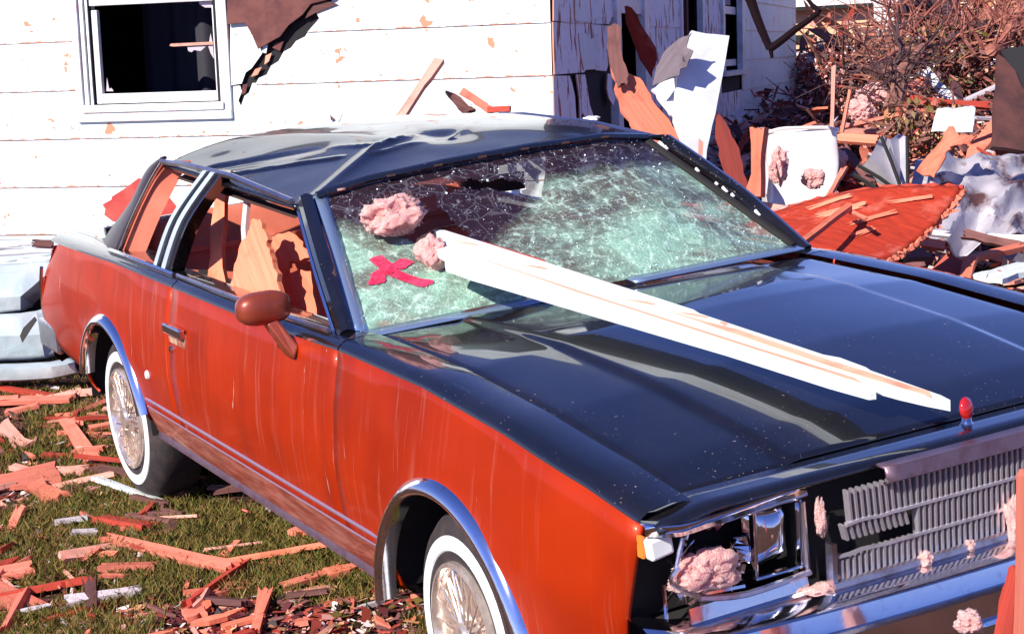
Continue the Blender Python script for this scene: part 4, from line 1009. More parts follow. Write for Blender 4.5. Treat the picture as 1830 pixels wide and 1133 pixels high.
wbox('sash', WX0+.105, WX0+.145, -.195, .36, .03, .065, 'trim_white', win); wbox('sash', WX1-.118, WX1-.080, -.195, .36, .03, .065, 'trim_white', win)
wbox('sash', WX0+.145, WX1-.118, -.195, -.135, .03, .065, 'trim_white', win)
wbox('sash', WX0+.105, WX1-.080, .385, .43, .015, .06, 'trim_white', win)
# a broken glazing bar still sticks out of the right side
x1, zq = on_front(376, 77); x0, _ = on_front(298, 80)
mb = MB(); mb.prism([(x0, zq-.008), (x0+.02, zq-.013), (x1, zq-.010), (x1, zq+.006), (x0+.008, zq+.004)], ((0, .045, 0), (1, 0, 0), (0, 0, 1)), .02); mb.build('glazing_bar', M['pine_pale'], win)
M['pane'] = simple('dirty_pane', (.5, .42, .45), .2)
for pts in ([(328, 84), (362, 83), (352, 92), (340, 90), (336, 94), (330, 92)], [(348, 0), (372, -2), (372, 14), (360, 14), (350, 8)], [(370, 60), (374, 80), (376, 106), (370, 96), (366, 84)], [(183, 164), (196, 164), (192, 158), (188, 160), (184, 140)]):
    mb = MB(); mb.prism(F_(pts), ((0, .05, 0), (1, 0, 0), (0, 0, 1)), .004); mb.build('glass_shard', M['pane'], win)

# side wall (in shade): torn corner, doorway, gap, window, then whole boards
def D_(pts): return [on_side(*p) for p in pts]
for k in range(KMIN, KMAX+1):
    run(7.45, 12.34, k, 'side', M['siding'])
    zb = ROW0+EXPO*k
    if not (-.20 > zb+EXPO-.1 or k < -2):
        pass
    if zb+EXPO < -.19: run(2.6, 7.45, k, 'side', M['siding_peeled' if k == -3 else 'siding'])
    else:
        run(2.62, 4.05, k, 'side', M['siding_peeled']); run(5.05, 6.12, k, 'side', M['siding_peeled'])
# ragged boards at the corner
def frag(pts, k, mt='siding_peeled', lift=0): siding(D_(pts), k, 'side', M[mt], 'siding_board', lift=lift, warp=.01)
frag([(986, -60), (1060, -60), (1104, -60), (1106, -10), (1101, 28), (1096, 42), (1090, 30), (1084, 44), (1050, 43), (1020, 42), (986, 38)], 0)
frag([(986, 40), (1030, 42), (1086, 46), (1085, 70), (1080, 90), (1085, 108), (1079, 128), (1062, 126), (1058, 112), (1040, 130), (986, 134)], -1)
frag([(986, 136), (1016, 136), (1020, 150), (1024, 172), (1026, 212), (1019, 228), (1012, 218), (1004, 235), (986, 232)], -2)
frag([(1026, 134), (1042, 134), (1046, 160), (1050, 188), (1056, 206), (1046, 220), (1036, 202), (1031, 218), (1030, 176)], -2, lift=.006)
frag([(1078, 132), (1086, 134), (1084, 158), (1090, 176), (1086, 190), (1079, 176), (1076, 160)], -2, lift=.02)
frag([(1022, 0), (1042, 0), (1052, 40), (1030, 40), (1022, 38)], 0, 'siding', lift=.006)
frag([(1030, 60), (1044, 60), (1052, 72), (1066, 62), (1068, 92), (1066, 124), (1038, 126), (1032, 92)], -1, 'siding', lift=.006)
frag([(986, 232), (1006, 232), (1040, 236), (1060, 238), (1060, 300), (986, 330)], -3)
wl = MB()
for a0, a1, z0, z1 in ((.03, 1.5, -1.7, TOP), (2.62, 4.05, -1.7, TOP), (5.05, 6.12, -1.7, TOP), (7.45, 12.3, -1.7, TOP), (4.05, 5.05, -1.7, -.25), (6.12, 7.45, -1.7, -.22), (1.5, 2.62, -1.7, -.6), (1.5, 2.62, .9, TOP), (4.05, 5.05, .9, TOP), (6.12, 7.45, .9, TOP)):
    wl.box((-.03, (a0+a1)/2, (z0+z1)/2), (.04, a1-a0, z1-z0))
tag(wl.build('wall_core', M['tar'], house), kind='stuff')
def sbox(name, y0, y1, z0, z1, x0, x1, mt, parent=house):
    mb = MB(); mb.box(((x0+x1)/2, (y0+y1)/2, (z0+z1)/2), (x1-x0, y1-y0, z1-z0)); return mb.build(name, M[mt], parent)
sw = sbox('window', 6.05, 7.75, -.235, -.19, -.02, .07, 'trim_white')
sbox('casing', 6.12, 6.24, -.19, .9, -.02, .035, 'trim_white', sw); sbox('casing', 7.36, 7.56, -.19, .9, -.02, .035, 'trim_white', sw); sbox('sash', 6.24, 7.36, -.15, -.09, -.06, -.03, 'trim_white', sw)
sbox('sash', 6.24, 7.36, .33, .40, -.06, -.03, 'trim_white', sw); sbox('blind', 6.5, 7.3, .42, .85, -.10, -.07, 'dusty_wood', sw)
dr = sbox('door_frame', 2.45, 2.62, -1.1, .9, -.03, .04, 'trim_white'); sbox('door_stile', 1.52, 1.66, -1.1, .9, -.03, .04, 'trim_white', dr)
sbox('head_rail', 1.66, 2.45, .26, .36, -.03, .02, 'trim_white', dr); sbox('door_panel', 1.7, 2.44, -1.1, .25, -.30, -.27, 'dark_board', dr)
gp = sbox('casing', 4.0, 4.06, -.25, .9, -.02, .03, 'trim_white'); sbox('casing', 5.02, 5.08, -.25, .9, -.02, .03, 'trim_white')
sbox('stud', 4.3, 4.4, -.25, .9, -.12, -.06, 'weathered'); sbox('stud', 4.75, 4.83, -.25, .9, -.12, -.06, 'weathered')
# corner trim of bare wood
for z0 in (-1.25, -.98, -.69, -.39, -.10, .19, .48):
    pass

# ------------------------------------------------------------------ sheets and boards standing about
def sheetpoly(name, pts, th, mat, label=None, cat=None, group=None, jag=0, seed=0, curl=0, sub=3, parent=None, fold=None):
    """a torn flat piece: outline given by points (px, py, depth), ragged by jag metres"""
    rr = random.Random(seed); P = [PX(*p) for p in pts]; c = sum(P, Vector())/len(P)
    nrm = Vector()
    for i in range(len(P)): nrm += (P[i]-c).cross(P[(i+1) % len(P)]-c)
    nrm.normalize(); ax = (P[0]-c); ax = (ax-nrm*ax.dot(nrm)).normalized()
    # grain along the longest extent
    best = max(((P[i]-P[j]) for i in range(len(P)) for j in range(i)), key=lambda v: v.length); ax = (best-nrm*best.dot(nrm)).normalized()
    ay = nrm.cross(ax); Q = []
    for i in range(len(P)):
        a, b = P[i], P[(i+1) % len(P)]; n = sub if jag else 1
        for k in range(n):
            p = a.lerp(b, k/n)
            if jag and k: p = p+(ax*rr.gauss(0, 1)+ay*rr.gauss(0, 1))*jag
            Q.append(p-c)
    fl = [Vector((q.dot(ax), q.dot(ay), 0)) for q in Q]
    bm = bmesh.new(); vs = [bm.verts.new(q) for q in fl]; bm.faces.new(vs)
    ext = max(q.length for q in fl)
    bmesh.ops.triangulate(bm, faces=bm.faces[:])
    if curl or fold:
        bmesh.ops.subdivide_edges(bm, edges=bm.edges[:], cuts=2, use_grid_fill=True); bmesh.ops.triangulate(bm, faces=bm.faces[:])
        for v in bm.verts: v.co.z += curl*(((v.co.x/ext)**2+.4*(v.co.y/ext)**2)*ext)+(fold or 0)*noise.noise(v.co*(2.2/ext)+Vector((seed, 0, 0)))*ext
    me = bpy.data.meshes.new(name); bm.to_mesh(me); bm.free(); me.materials.append(mat)
    if curl or fold: me.polygons.foreach_set('use_smooth', [True]*len(me.polygons)); me.set_sharp_from_angle(angle=R(28))
    o = bpy.data.objects.new(name, me); C.objects.link(o); o.matrix_world = Matrix.Translation(c) @ Matrix((ax, ay, nrm)).transposed().to_4x4()
    m = o.modifiers.new('solid', 'SOLIDIFY'); m.thickness = th; m.offset = 0
    if parent: o.parent = parent
    return tag(o, label, cat, group)
def patch(name, c4_, bul, nz, mat, th, label, cat, seed=0, n=40, ridges=0, ramp_=0):
    """a crumpled sheet spanned between four corners (px, py, depth)"""
    a, b, c, d = (PX(*p) for p in c4_); ctr = (a+b+c+d)/4; nn = (b-a).cross(d-a).normalized(); V = []; s = (b-a).length
    if nn.dot(CAM-ctr) < 0: nn = -nn
    for i in range(n+1):
        for j in range(n+1):
            u, v = i/n, j/n; p = a.lerp(b, u).lerp(d.lerp(c, u), v)
            q = noise.noise(Vector((u*3+seed, v*3, seed)))*nz*s*1.2+abs(noise.noise(Vector((u*3.2, v*3.2+seed, 1))))*-nz*s*1.6+abs(noise.noise(Vector((u*8, v*8+seed, 4))))*nz*s*.45
            q += bul*math.sin(math.pi*v)*s+(ridges and ridges*s*(1-abs(((v*5) % 1)-.5)*2)**6)
            V.append(p+nn*q-ctr)
    F = [(i*(n+1)+j, (i+1)*(n+1)+j, (i+1)*(n+1)+j+1, i*(n+1)+j+1) for i in range(n) for j in range(n)]
    o = mesh(name, V, F, mat, None, True, ctr, 28); solid(o, th, 0); return tag(o, label, cat)

# --- beside the house corner
sheetpoly('torn_plywood', [(1092, 104, 8.9), (1108, 112, 8.9), (1122, 132, 8.9), (1148, 150, 8.9), (1164, 182, 8.85), (1200, 232, 8.8), (1229, 272, 8.7), (1227, 290, 8.7), (1180, 262, 8.7), (1130, 235, 8.75), (1108, 205, 8.8), (1097, 160, 8.85)], .015, M['ply'], 'tall torn orange plywood leaning at the corner of the house beside the white panel', 'plywood', jag=.005, seed=3, sub=4)
sheetpoly('leaning_board', [(1116, 12, 10.6), (1129, 15, 10.6), (1150, 52, 10.6), (1172, 86, 10.6), (1174, 106, 10.6), (1165, 140, 10.6), (1143, 106, 10.6), (1119, 42, 10.6)], .02, M['veneer'], 'narrow red-brown board leaning in front of the broken doorway of the house', 'board', jag=.003, seed=5, sub=3)
sheetpoly('torn_board', [(1085, 50, 9.0), (1100, 44, 9.0), (1112, 58, 9.0), (1113, 106, 8.85), (1123, 132, 8.8), (1121, 158, 8.8), (1112, 146, 8.8), (1106, 160, 8.8), (1099, 142, 8.8), (1088, 104, 8.9)], .015, M['weathered'], 'dark weathered board standing at the torn corner of the house', 'board', jag=.004, seed=6)
sheetpoly('upright_board', [(1234, 57, 8.75), (1262, 60, 8.75), (1303, 65, 8.8), (1292, 130, 8.75), (1277, 205, 8.7), (1262, 268, 8.65), (1256, 304, 8.65), (1236, 300, 8.6), (1206, 216, 8.6), (1207, 140, 8.68), (1220, 86, 8.72)], .02, M['sheet_white'], 'tall white panel standing upright beside the corner of the house', 'board', jag=.0012, seed=1, sub=3)
sheetpoly('upright_board', [(1205, 138, 8.78), (1207, 215, 8.70), (1196, 208, 8.70), (1180, 182, 8.72), (1164, 160, 8.75), (1185, 150, 8.8)], .015, M['sheet_white'], 'small white panel folded off behind the tall white panel', 'board', jag=.003, seed=2)
sheetpoly('grey_sheet', [(1166, 154, 8.62), (1174, 120, 8.62), (1188, 92, 8.6), (1214, 70, 8.58), (1236, 60, 8.56), (1226, 84, 8.56), (1240, 92, 8.56), (1228, 120, 8.56), (1221, 98, 8.56), (1214, 136, 8.57), (1190, 144, 8.6)], .010, M['shade_grey'], 'torn sheet painted shade-grey between the doorway and the tall white panel', 'sheet', jag=.003, seed=4)  # its dark grey stands in for shade, and for a shadow on the panel
sheetpoly('torn_board', [(1281, 198, 8.5), (1291, 212, 8.5), (1306, 236, 8.45), (1322, 268, 8.4), (1334, 320, 8.3), (1336, 352, 8.3), (1322, 372, 8.3), (1306, 330, 8.35), (1288, 290, 8.4), (1278, 246, 8.45)], .02, M['sunless_red'], 'dark red board with pointed top to the right of the tall white panel', 'board', jag=.003, seed=8, sub=4)
plank('upright_post', PX(1350, 352, 8.05), PX(1357, 228, 8.05), .075, .06, (.5, -.85, 0), M['ply'], (0, .012), 'short salmon post standing upright beside the cream metal box', 'post', seed=3)
sheetpoly('white_splinter', [(1362, 262, 8.2), (1372, 300, 8.2), (1370, 348, 8.2), (1359, 350, 8.2), (1360, 300, 8.2)], .012, M['dusty_wood'], 'thin pale strip of wood standing behind the salmon post', 'board', jag=.004, seed=2)
sheetpoly('white_splinter', [(1249, 248, 8.55), (1256, 256, 8.55), (1254, 298, 8.5), (1247, 296, 8.5)], .012, M['pine_pale'], 'short pale lath at the foot of the tall white panel', 'lath', jag=.002, seed=3)
# --- against the front wall, above the roof of the car
plank('leaning_lath', PX(786, 108, 9.15), PX(708, 222, 8.85), .055, .03, (.6, -.7, .3), M['pine_pale'], (.01, .0), 'long pale lath leaning against the white wall above the roof of the car', 'lath', seed=4)
sheetpoly('broken_board', [(796, 163, 9.2), (812, 170, 9.2), (838, 192, 9.15), (850, 200, 9.15), (830, 204, 9.1), (816, 190, 9.15)], .02, M['weathered'], 'dark splintered board end against the white wall, just right of the long lath', 'board', jag=.006, seed=2)
plank('broken_lath', PX(826, 164, 9.15), PX(880, 200, 9.0), .045, .03, (.6, -.7, .3), M['pine'], (.015, 0), 'short orange lath lying slanted against the white wall behind the car roof', 'lath', seed=6)
plank('broken_lath', PX(872, 197, 9.0), PX(912, 195, 8.95), .03, .02, (.6, -.7, .3), M['redwood'], (.0, 0), 'small red stub of wood at the foot of the orange lath behind the roof', 'lath', seed=7)
sheetpoly('paper_scrap', [(588, 186, 9.4), (602, 184, 9.4), (610, 204, 9.35), (600, 216, 9.35), (590, 205, 9.4)], .004, M['sheet_white'], 'white torn scrap stuck on the wall above the left part of the car roof', 'scrap', jag=.004, seed=1, curl=.4)
tuft('insulation_clump', PX(1055, 213, 8.9), .035, 'grey-white fluff at the base of the torn house corner', 'insulation', seed=21, mat=M['sheet_white'], lobes=7, stretch=(1.4, 1.4, .5))
# --- left edge: crumpled white metal behind the car's tail
def foldsheet(rows, label, seed, th=.004, mat=None):
    """creased sheet given as rows of points (px, py, depth), top row first"""
    P = [[PX(*q) for q in row] for row in rows]; c = sum((p for r in P for p in r), Vector())/sum(len(r) for r in P); n = len(rows[0]); V = [p-c for r in P for p in r]
    F = []
    for i in range(len(rows)-1):
        for j in range(n-1):
            a, b, d, e = i*n+j, i*n+j+1, (i+1)*n+j+1, (i+1)*n+j
            F += [(a, e, d), (a, d, b)] if (i+j+seed) % 2 else [(a, e, b), (b, e, d)]
    bm = bmesh.new(); me = bpy.data.meshes.new('crumpled_sheet'); me.from_pydata([tuple(v) for v in V], [], F); bm.from_mesh(me)
    bmesh.ops.triangulate(bm, faces=bm.faces[:]); bmesh.ops.subdivide_edges(bm, edges=bm.edges[:], cuts=4, smooth=.10, use_grid_fill=True)
    for v in bm.verts: v.co += Vector((.7, -.6, .2))*(.006*noise.noise((v.co+c)*4)+.002*noise.noise((v.co+c)*18))
    bm.to_mesh(me); bm.free(); me.materials.append(mat or M['sheet_left']); me.polygons.foreach_set('use_smooth', [True]*len(me.polygons)); me.set_sharp_from_angle(angle=R(24))
    o = bpy.data.objects.new('crumpled_sheet', me); C.objects.link(o); o.location = c; solid(o, th, 0); return tag(o, label, 'sheet metal')
wc = empty('wrecked_car', G(-20, 690), 'crushed pale silver-blue car end behind the orange car at the left edge', 'car')
def wpart(rows, name, seed, th=.004, mat=None):
    o = foldsheet(rows, None, seed, th, mat); o.name = name; o.data.name = name; o.location = o.location-wc.location; o.parent = wc
    for k in ('label', 'category'):
        if k in o: del o[k]
    return o
wpart([[(-240, 430, 10.0), (-60, 428, 9.9), (40, 428, 9.8), (100, 428, 9.7), (118, 440, 9.5)],
       [(-240, 458, 9.3), (-60, 455, 9.25), (40, 452, 9.2), (96, 448, 9.1), (112, 452, 9.05)],
       [(-240, 484, 8.85), (-60, 478, 8.82), (40, 472, 8.8), (92, 466, 8.8), (104, 468, 8.85)]], 'deck_panel', 0)
wpart([[(-240, 482, 8.86), (-60, 476, 8.83), (40, 471, 8.81), (92, 466, 8.81), (104, 468, 8.86)],
       [(-240, 500, 8.66), (-60, 494, 8.64), (40, 489, 8.62), (88, 486, 8.66), (102, 486, 8.74)],
       [(-240, 540, 8.58), (-60, 536, 8.56), (36, 530, 8.55), (72, 516, 8.66), (96, 508, 8.72)],
       [(-240, 566, 8.60), (-60, 562, 8.58), (36, 556, 8.57), (62, 548, 8.78), (90, 540, 8.74)]], 'body_panel', 1)
wpart([[(-240, 570, 8.56), (-60, 565, 8.54), (36, 560, 8.52), (64, 556, 8.56), (92, 548, 8.62)],
       [(-240, 605, 8.48), (-60, 602, 8.46), (36, 600, 8.45), (72, 598, 8.47), (100, 590, 8.56)],
       [(-240, 650, 8.54), (-60, 647, 8.52), (36, 644, 8.50), (80, 641, 8.50), (112, 630, 8.56)]], 'lower_panel', 0)
wpart([[(-240, 655, 8.46), (-60, 652, 8.44), (36, 650, 8.42), (90, 647, 8.40), (128, 640, 8.42)],
       [(-240, 664, 8.36), (-60, 661, 8.34), (36, 659, 8.32), (92, 656, 8.30), (140, 648, 8.34)],
       [(-240, 682, 8.38), (-60, 680, 8.36), (36, 678, 8.34), (94, 674, 8.32), (146, 662, 8.36)],
       [(-240, 686, 8.50), (-60, 684, 8.48), (36, 682, 8.46), (94, 677, 8.44), (144, 665, 8.46)]], 'bumper', 1, .006)
mb = MB(); q0 = G(-60, 700); mb.box((q0-wc.location)+Vector((-.55, .45, .30)), (.9, 2.2, .34), Matrix.Rotation(R(-28), 3, 'Z')); mb.build('underside', M['dark'], wc)
for i, (x0, y0, x1, y1, mt, lb) in enumerate(((-10, 452, 96, 446, 'dusty_wood', 'grey strip of siding lying on the deck of the crushed pale car'), (30, 470, 104, 462, 'white_wood', 'peeled white strip of siding lying across the deck of the crushed pale car'), (58, 434, 96, 437, 'weathered', 'small dark slat on the deck of the crushed pale car'), (-10, 440, 60, 432, 'trim_white', 'clean white slat at the foot of the house wall left of the car'))):
    plank('siding_strip', PX(x0, y0, 8.85), PX(x1, y1, 8.85), .045, .012, (.5, -.4, .8), M[mt], (.01, .01), lb, 'slat', seed=i)
sheetpoly('bent_strip', [(36, 600, 8.1), (42, 586, 8.1), (62, 566, 8.1), (66, 572, 8.1), (54, 590, 8.1), (40, 612, 8.1)], .01, M['black_panel'], 'black bent strip sticking up beside the rear bumper', 'strip', seed=1)
sheetpoly('red_panel', [(183, 366, 8.2), (200, 352, 8.2), (248, 318, 8.2), (290, 340, 8.25), (322, 378, 8.3), (316, 392, 8.3), (260, 398, 8.2), (202, 396, 8.2), (186, 384, 8.2)], .03, M['red_sheet'], 'bright red torn panel behind the rear pillar of the car', 'panel', jag=.008, seed=2, sub=2)
# --- inside the car, behind the open door window
sheetpoly('broken_plywood', [(420, 548, 5.62), (424, 480, 5.6), (428, 440, 5.58), (444, 420, 5.56), (448, 394, 5.55), (466, 392, 5.52), (474, 412, 5.5), (478, 440, 5.48), (494, 470, 5.46), (508, 520, 5.42), (530, 580, 5.36), (470, 590, 5.45), (430, 570, 5.55)], .02, M['ply_bright'], 'tall splintered plywood standing inside the car behind the door window', 'plywood', jag=.004, seed=3, sub=5)
sheetpoly('broken_plywood', [(480, 432, 5.70), (498, 418, 5.68), (520, 414, 5.66), (544, 434, 5.62), (556, 462, 5.58), (520, 470, 5.62), (520, 490, 5.62), (560, 488, 5.56), (566, 540, 5.5), (574, 590, 5.44), (520, 600, 5.5), (496, 520, 5.6)], .02, M['ply_bright'], 'lower plywood piece with a notched edge inside the car near the windshield pillar', 'plywood', jag=.003, seed=5, sub=4)
sheetpoly('loose_board', [(374, 500, 5.95), (378, 420, 6.0), (392, 330, 6.05), (398, 312, 6.05), (408, 330, 6.02), (404, 400, 5.98), (402, 480, 5.93), (408, 530, 5.88)], .02, M['ply_bright'], 'narrow salmon board upright inside the car next to the centre pillar', 'board', jag=.004, seed=6, sub=2)
# --- right of the car: named wreckage
bx = MB(); W_, D2, H_ = .36, .30, .40
bx.grid(lambda u, z: (lambda th: Vector((W_/2*math.copysign(abs(math.cos(th))**.18, math.cos(th)), D2/2*math.copysign(abs(math.sin(th))**.18, math.sin(th)), z)))(2*math.pi*u), lin(0, 1, 41), lin(0, H_, 10))
bx.add([(W_/2*math.copysign(abs(math.cos(t))**.35, math.cos(t))*.97, D2/2*math.copysign(abs(math.sin(t))**.35, math.sin(t))*.97, H_-.012) for t in lin(0, 2*math.pi, 40)[:-1]], [tuple(range(39))])
for v in range(len(bx.V)):
    x, y, z = bx.V[v]; q = .02*noise.noise(Vector((x*6, y*6, z*6))); bx.V[v] = (x+q, y+q, z+(.015*math.sin(x*14) if z > .3 else 0))
can = bx.build('metal_box', M['appliance'], None, True, 50)
bx = MB(); bx.tube([(W_/2*1.02*math.copysign(abs(math.cos(t))**.35, math.cos(t)), D2/2*1.02*math.copysign(abs(math.sin(t))**.35, math.sin(t)), H_+.004+.008*math.sin(t*3)) for t in lin(0, 2*math.pi, 41)], .010, 6); bx.build('rim', M['appliance'], can, True)
can.location = PX(1428, 372, 8.9); can.rotation_euler = (R(-6), R(3), R(62))
tag(can, 'dented cream metal box standing in the wreckage right of the windshield', 'box')
def facets(name, pts, tris, mat, th, label, cat):
    P = [PX(*p) for p in pts]; c = sum(P, Vector())/len(P); o = mesh(name, [p-c for p in P], tris, mat, None, False, c); solid(o, th, 0); return tag(o, label, cat)
fan = facets('bent_sheet', [(1612, 348, 8.7), (1532, 308, 8.9), (1556, 280, 8.75), (1574, 244, 8.95), (1592, 250, 8.8), (1606, 240, 8.9), (1622, 246, 8.85), (1620, 345, 8.7)], [(0, 1, 2), (0, 2, 3), (0, 3, 4), (0, 4, 5), (0, 5, 6), (0, 6, 7)], M['sheet_grey'], .004, 'grey metal sheet folded into a fan with dark ribs', 'sheet metal')
for a, b in (((1610, 346, 8.62), (1534, 296, 8.72)), ((1612, 342, 8.6), (1575, 246, 8.75)), ((1622, 348, 8.62), (1621, 246, 8.75)), ((1584, 352, 8.5), (1526, 312, 8.6))):
    mb = MB(); c = fan.location; mb.tube([PX(*a)-c, PX((a[0]+b[0])/2, (a[1]+b[1])/2-3, (a[2]+b[2])/2)-c, PX(*b)-c], .010, 5); mb.build('rib', M['dark'], fan)
patch('crumpled_sheet', [(1625, 440, 8.3), (1835, 420, 8.5), (1900, 280, 9.2), (1680, 268, 9.0)], .04, .10, M['sheet_rust'], .004, 'large crumpled grey sheet with dark rust stains at the right edge', 'sheet metal', seed=4)
patch('crumpled_sheet', [(1625, 352, 8.9), (1665, 360, 8.8), (1700, 292, 9.0), (1640, 285, 9.1)], .1, .08, M['sheet_grey'], .004, 'small crumpled grey sheet beside the fan-shaped one', 'sheet metal', seed=9)
sheetpoly('torn_cloth', [(1634, 300, 8.7), (1664, 282, 8.7), (1674, 256, 8.7), (1700, 222, 8.7), (1712, 238, 8.65), (1740, 240, 8.65), (1740, 258, 8.65), (1706, 262, 8.65), (1690, 274, 8.65), (1662, 306, 8.6)], .01, M['ply'], 'ragged salmon scrap draped over the crumpled grey sheet', 'scrap', jag=.012, seed=4, sub=4, curl=.2, fold=.1)
patch('white_plate', [(1664, 236, 9.3), (1738, 238, 9.3), (1742, 192, 9.5), (1676, 196, 9.5)], .25, .05, M['sheet_white'], .006, 'curved white enamel plate lying in the wreckage before the branches', 'plate', seed=3)
sheetpoly('dark_panel', [(1768, 268, 8.6), (1776, 180, 8.7), (1784, 96, 8.8), (1810, 130, 8.8), (1850, 215, 8.7), (1850, 272, 8.6)], .03, M['dark_board'], 'tall dark brown panel standing at the right edge before the brush', 'panel', jag=.005, seed=2)
sheetpoly('dark_panel', [(1786, 92, 8.85), (1850, 80, 8.85), (1850, 210, 8.75), (1812, 132, 8.8)], .02, M['black_panel'], 'black slanted panel leaning over the tall dark brown panel', 'panel', seed=3)
# the big veneered board
vp = [PX(1335, 402, 7.9), PX(1722, 336, 7.4), PX(1560, 476, 6.9), PX(1370, 470, 7.2)]
def vsurf(u, v):
    p = vp[0].lerp(vp[1], u).lerp(vp[3].lerp(vp[2], u), v)
    return p+Vector((0, 0, 1))*(.06*math.sin(math.pi*u)*(1-v)-.05*math.sin(math.pi*v)*u)+Vector((.6, -.8, 0))*.006*noise.noise(Vector((u*2, v*2, 0)))
mb = MB(); rr = random.Random(5); cen = vsurf(.5, .5)
mb.grid(lambda u, v: vsurf(u*(1+(.008*rr.gauss(0, 1) if u > .99 else 0)), v+(.006*abs(rr.gauss(0, 1)) if v < .01 else 0))-cen, lin(0, 1, 40), lin(0, 1, 24))
big = mb.build('veneered_panel', M['veneer'], None, True, 60, loc=cen); solid(big, .030, 0)
tag(big, 'broad red-brown veneered panel with splintered edge lying just beyond the hood', 'panel')
mb = MB(); rr = random.Random(8)
for i in range(40):
    if rr.random() < .3: continue
    u = 1.0; v = min(1, max(0, i/39+rr.gauss(0, .01))); p = vsurf(u, v)-cen+Vector((rr.gauss(0, .008), rr.gauss(0, .008), rr.uniform(-.02, .008))); L = min(.09, rr.lognormvariate(-4.0, .7)); dirv = (vp[1]-vp[0]).normalized()*L+Vector((0, 0, rr.uniform(-.02, .0)))
    mb.add([p+Vector((0, 0, .006)), p-Vector((0, 0, .012)), p+dirv, p-dirv*.6+Vector((0, .02, .002))], [(0, 1, 2), (0, 2, 3), (1, 3, 2), (0, 3, 1)])
tag(mb.build('splintered_edge', M['ply'], big), kind='stuff')
rr = random.Random(3); mb = MB(); P = [vsurf(1, v)-cen+Vector((rr.gauss(0, .003), rr.gauss(0, .003), -.012+rr.gauss(0, .003))) for v in lin(0, 1, 60)]
mb.tube(P, [.009+.005*abs(rr.gauss(0, 1)) for _ in P], 5); mb.build('torn_rim', M['ply'], big)
mb = MB(); P = [vsurf(u, .004)-cen+Vector((0, 0, .004+rr.gauss(0, .004))) for u in lin(.1, 1, 30)]; mb.tube(P, [.008+.006*abs(rr.gauss(0, 1)) for _ in P], 5); mb.build('torn_rim', M['redwood'], big)
for (u0, v0, u1, v1, wd) in ((.35, .30, .62, .22, .03), (.55, .45, .80, .30, .02), (.30, .15, .52, .10, .02), (.62, .62, .74, .50, .025), (.70, .20, .92, .14, .018)):
    a, b = vsurf(u0, v0), vsurf(u1, v1); o = plank('lifted_veneer', a+Vector((.004, -.008, .020)), b+Vector((.004, -.008, .030)), wd, .004, (.5, -.6, .6), M['ply'], (.05, .02), parent=None, k=5, seed=u0); mw = o.matrix_world.copy(); o.parent = big; o.matrix_parent_inverse = Matrix.Identity(4); o.matrix_local = Matrix.Translation(-big.location) @ mw
plank('lath', PX(1522, 366, 7.25), PX(1408, 452, 6.75), .035, .02, (.3, -.5, .8), M['ply'], (.02, .0), 'salmon lath lying across the red-brown veneered panel', 'lath', seed=3)
plank('lath', PX(1505, 372, 7.3), PX(1548, 392, 7.1), .02, .012, (.3, -.5, .8), M['pine'], (.02, .01), 'short thin splinter on the middle of the veneered panel', 'lath', seed=4)
mb = MB(); a, b = PX(1607, 432, 7.3), PX(1609, 505, 7.3); mb.tube([Vector((0, 0, (a-b).length)), Vector((.005, 0, .2)), Vector((0, 0, 0))], [.02, .021, .019], 8); po = mb.build('iron_post', M['black_panel'], None, True, loc=b); tag(po, 'black upright post under the raised edge of the veneered panel', 'post')
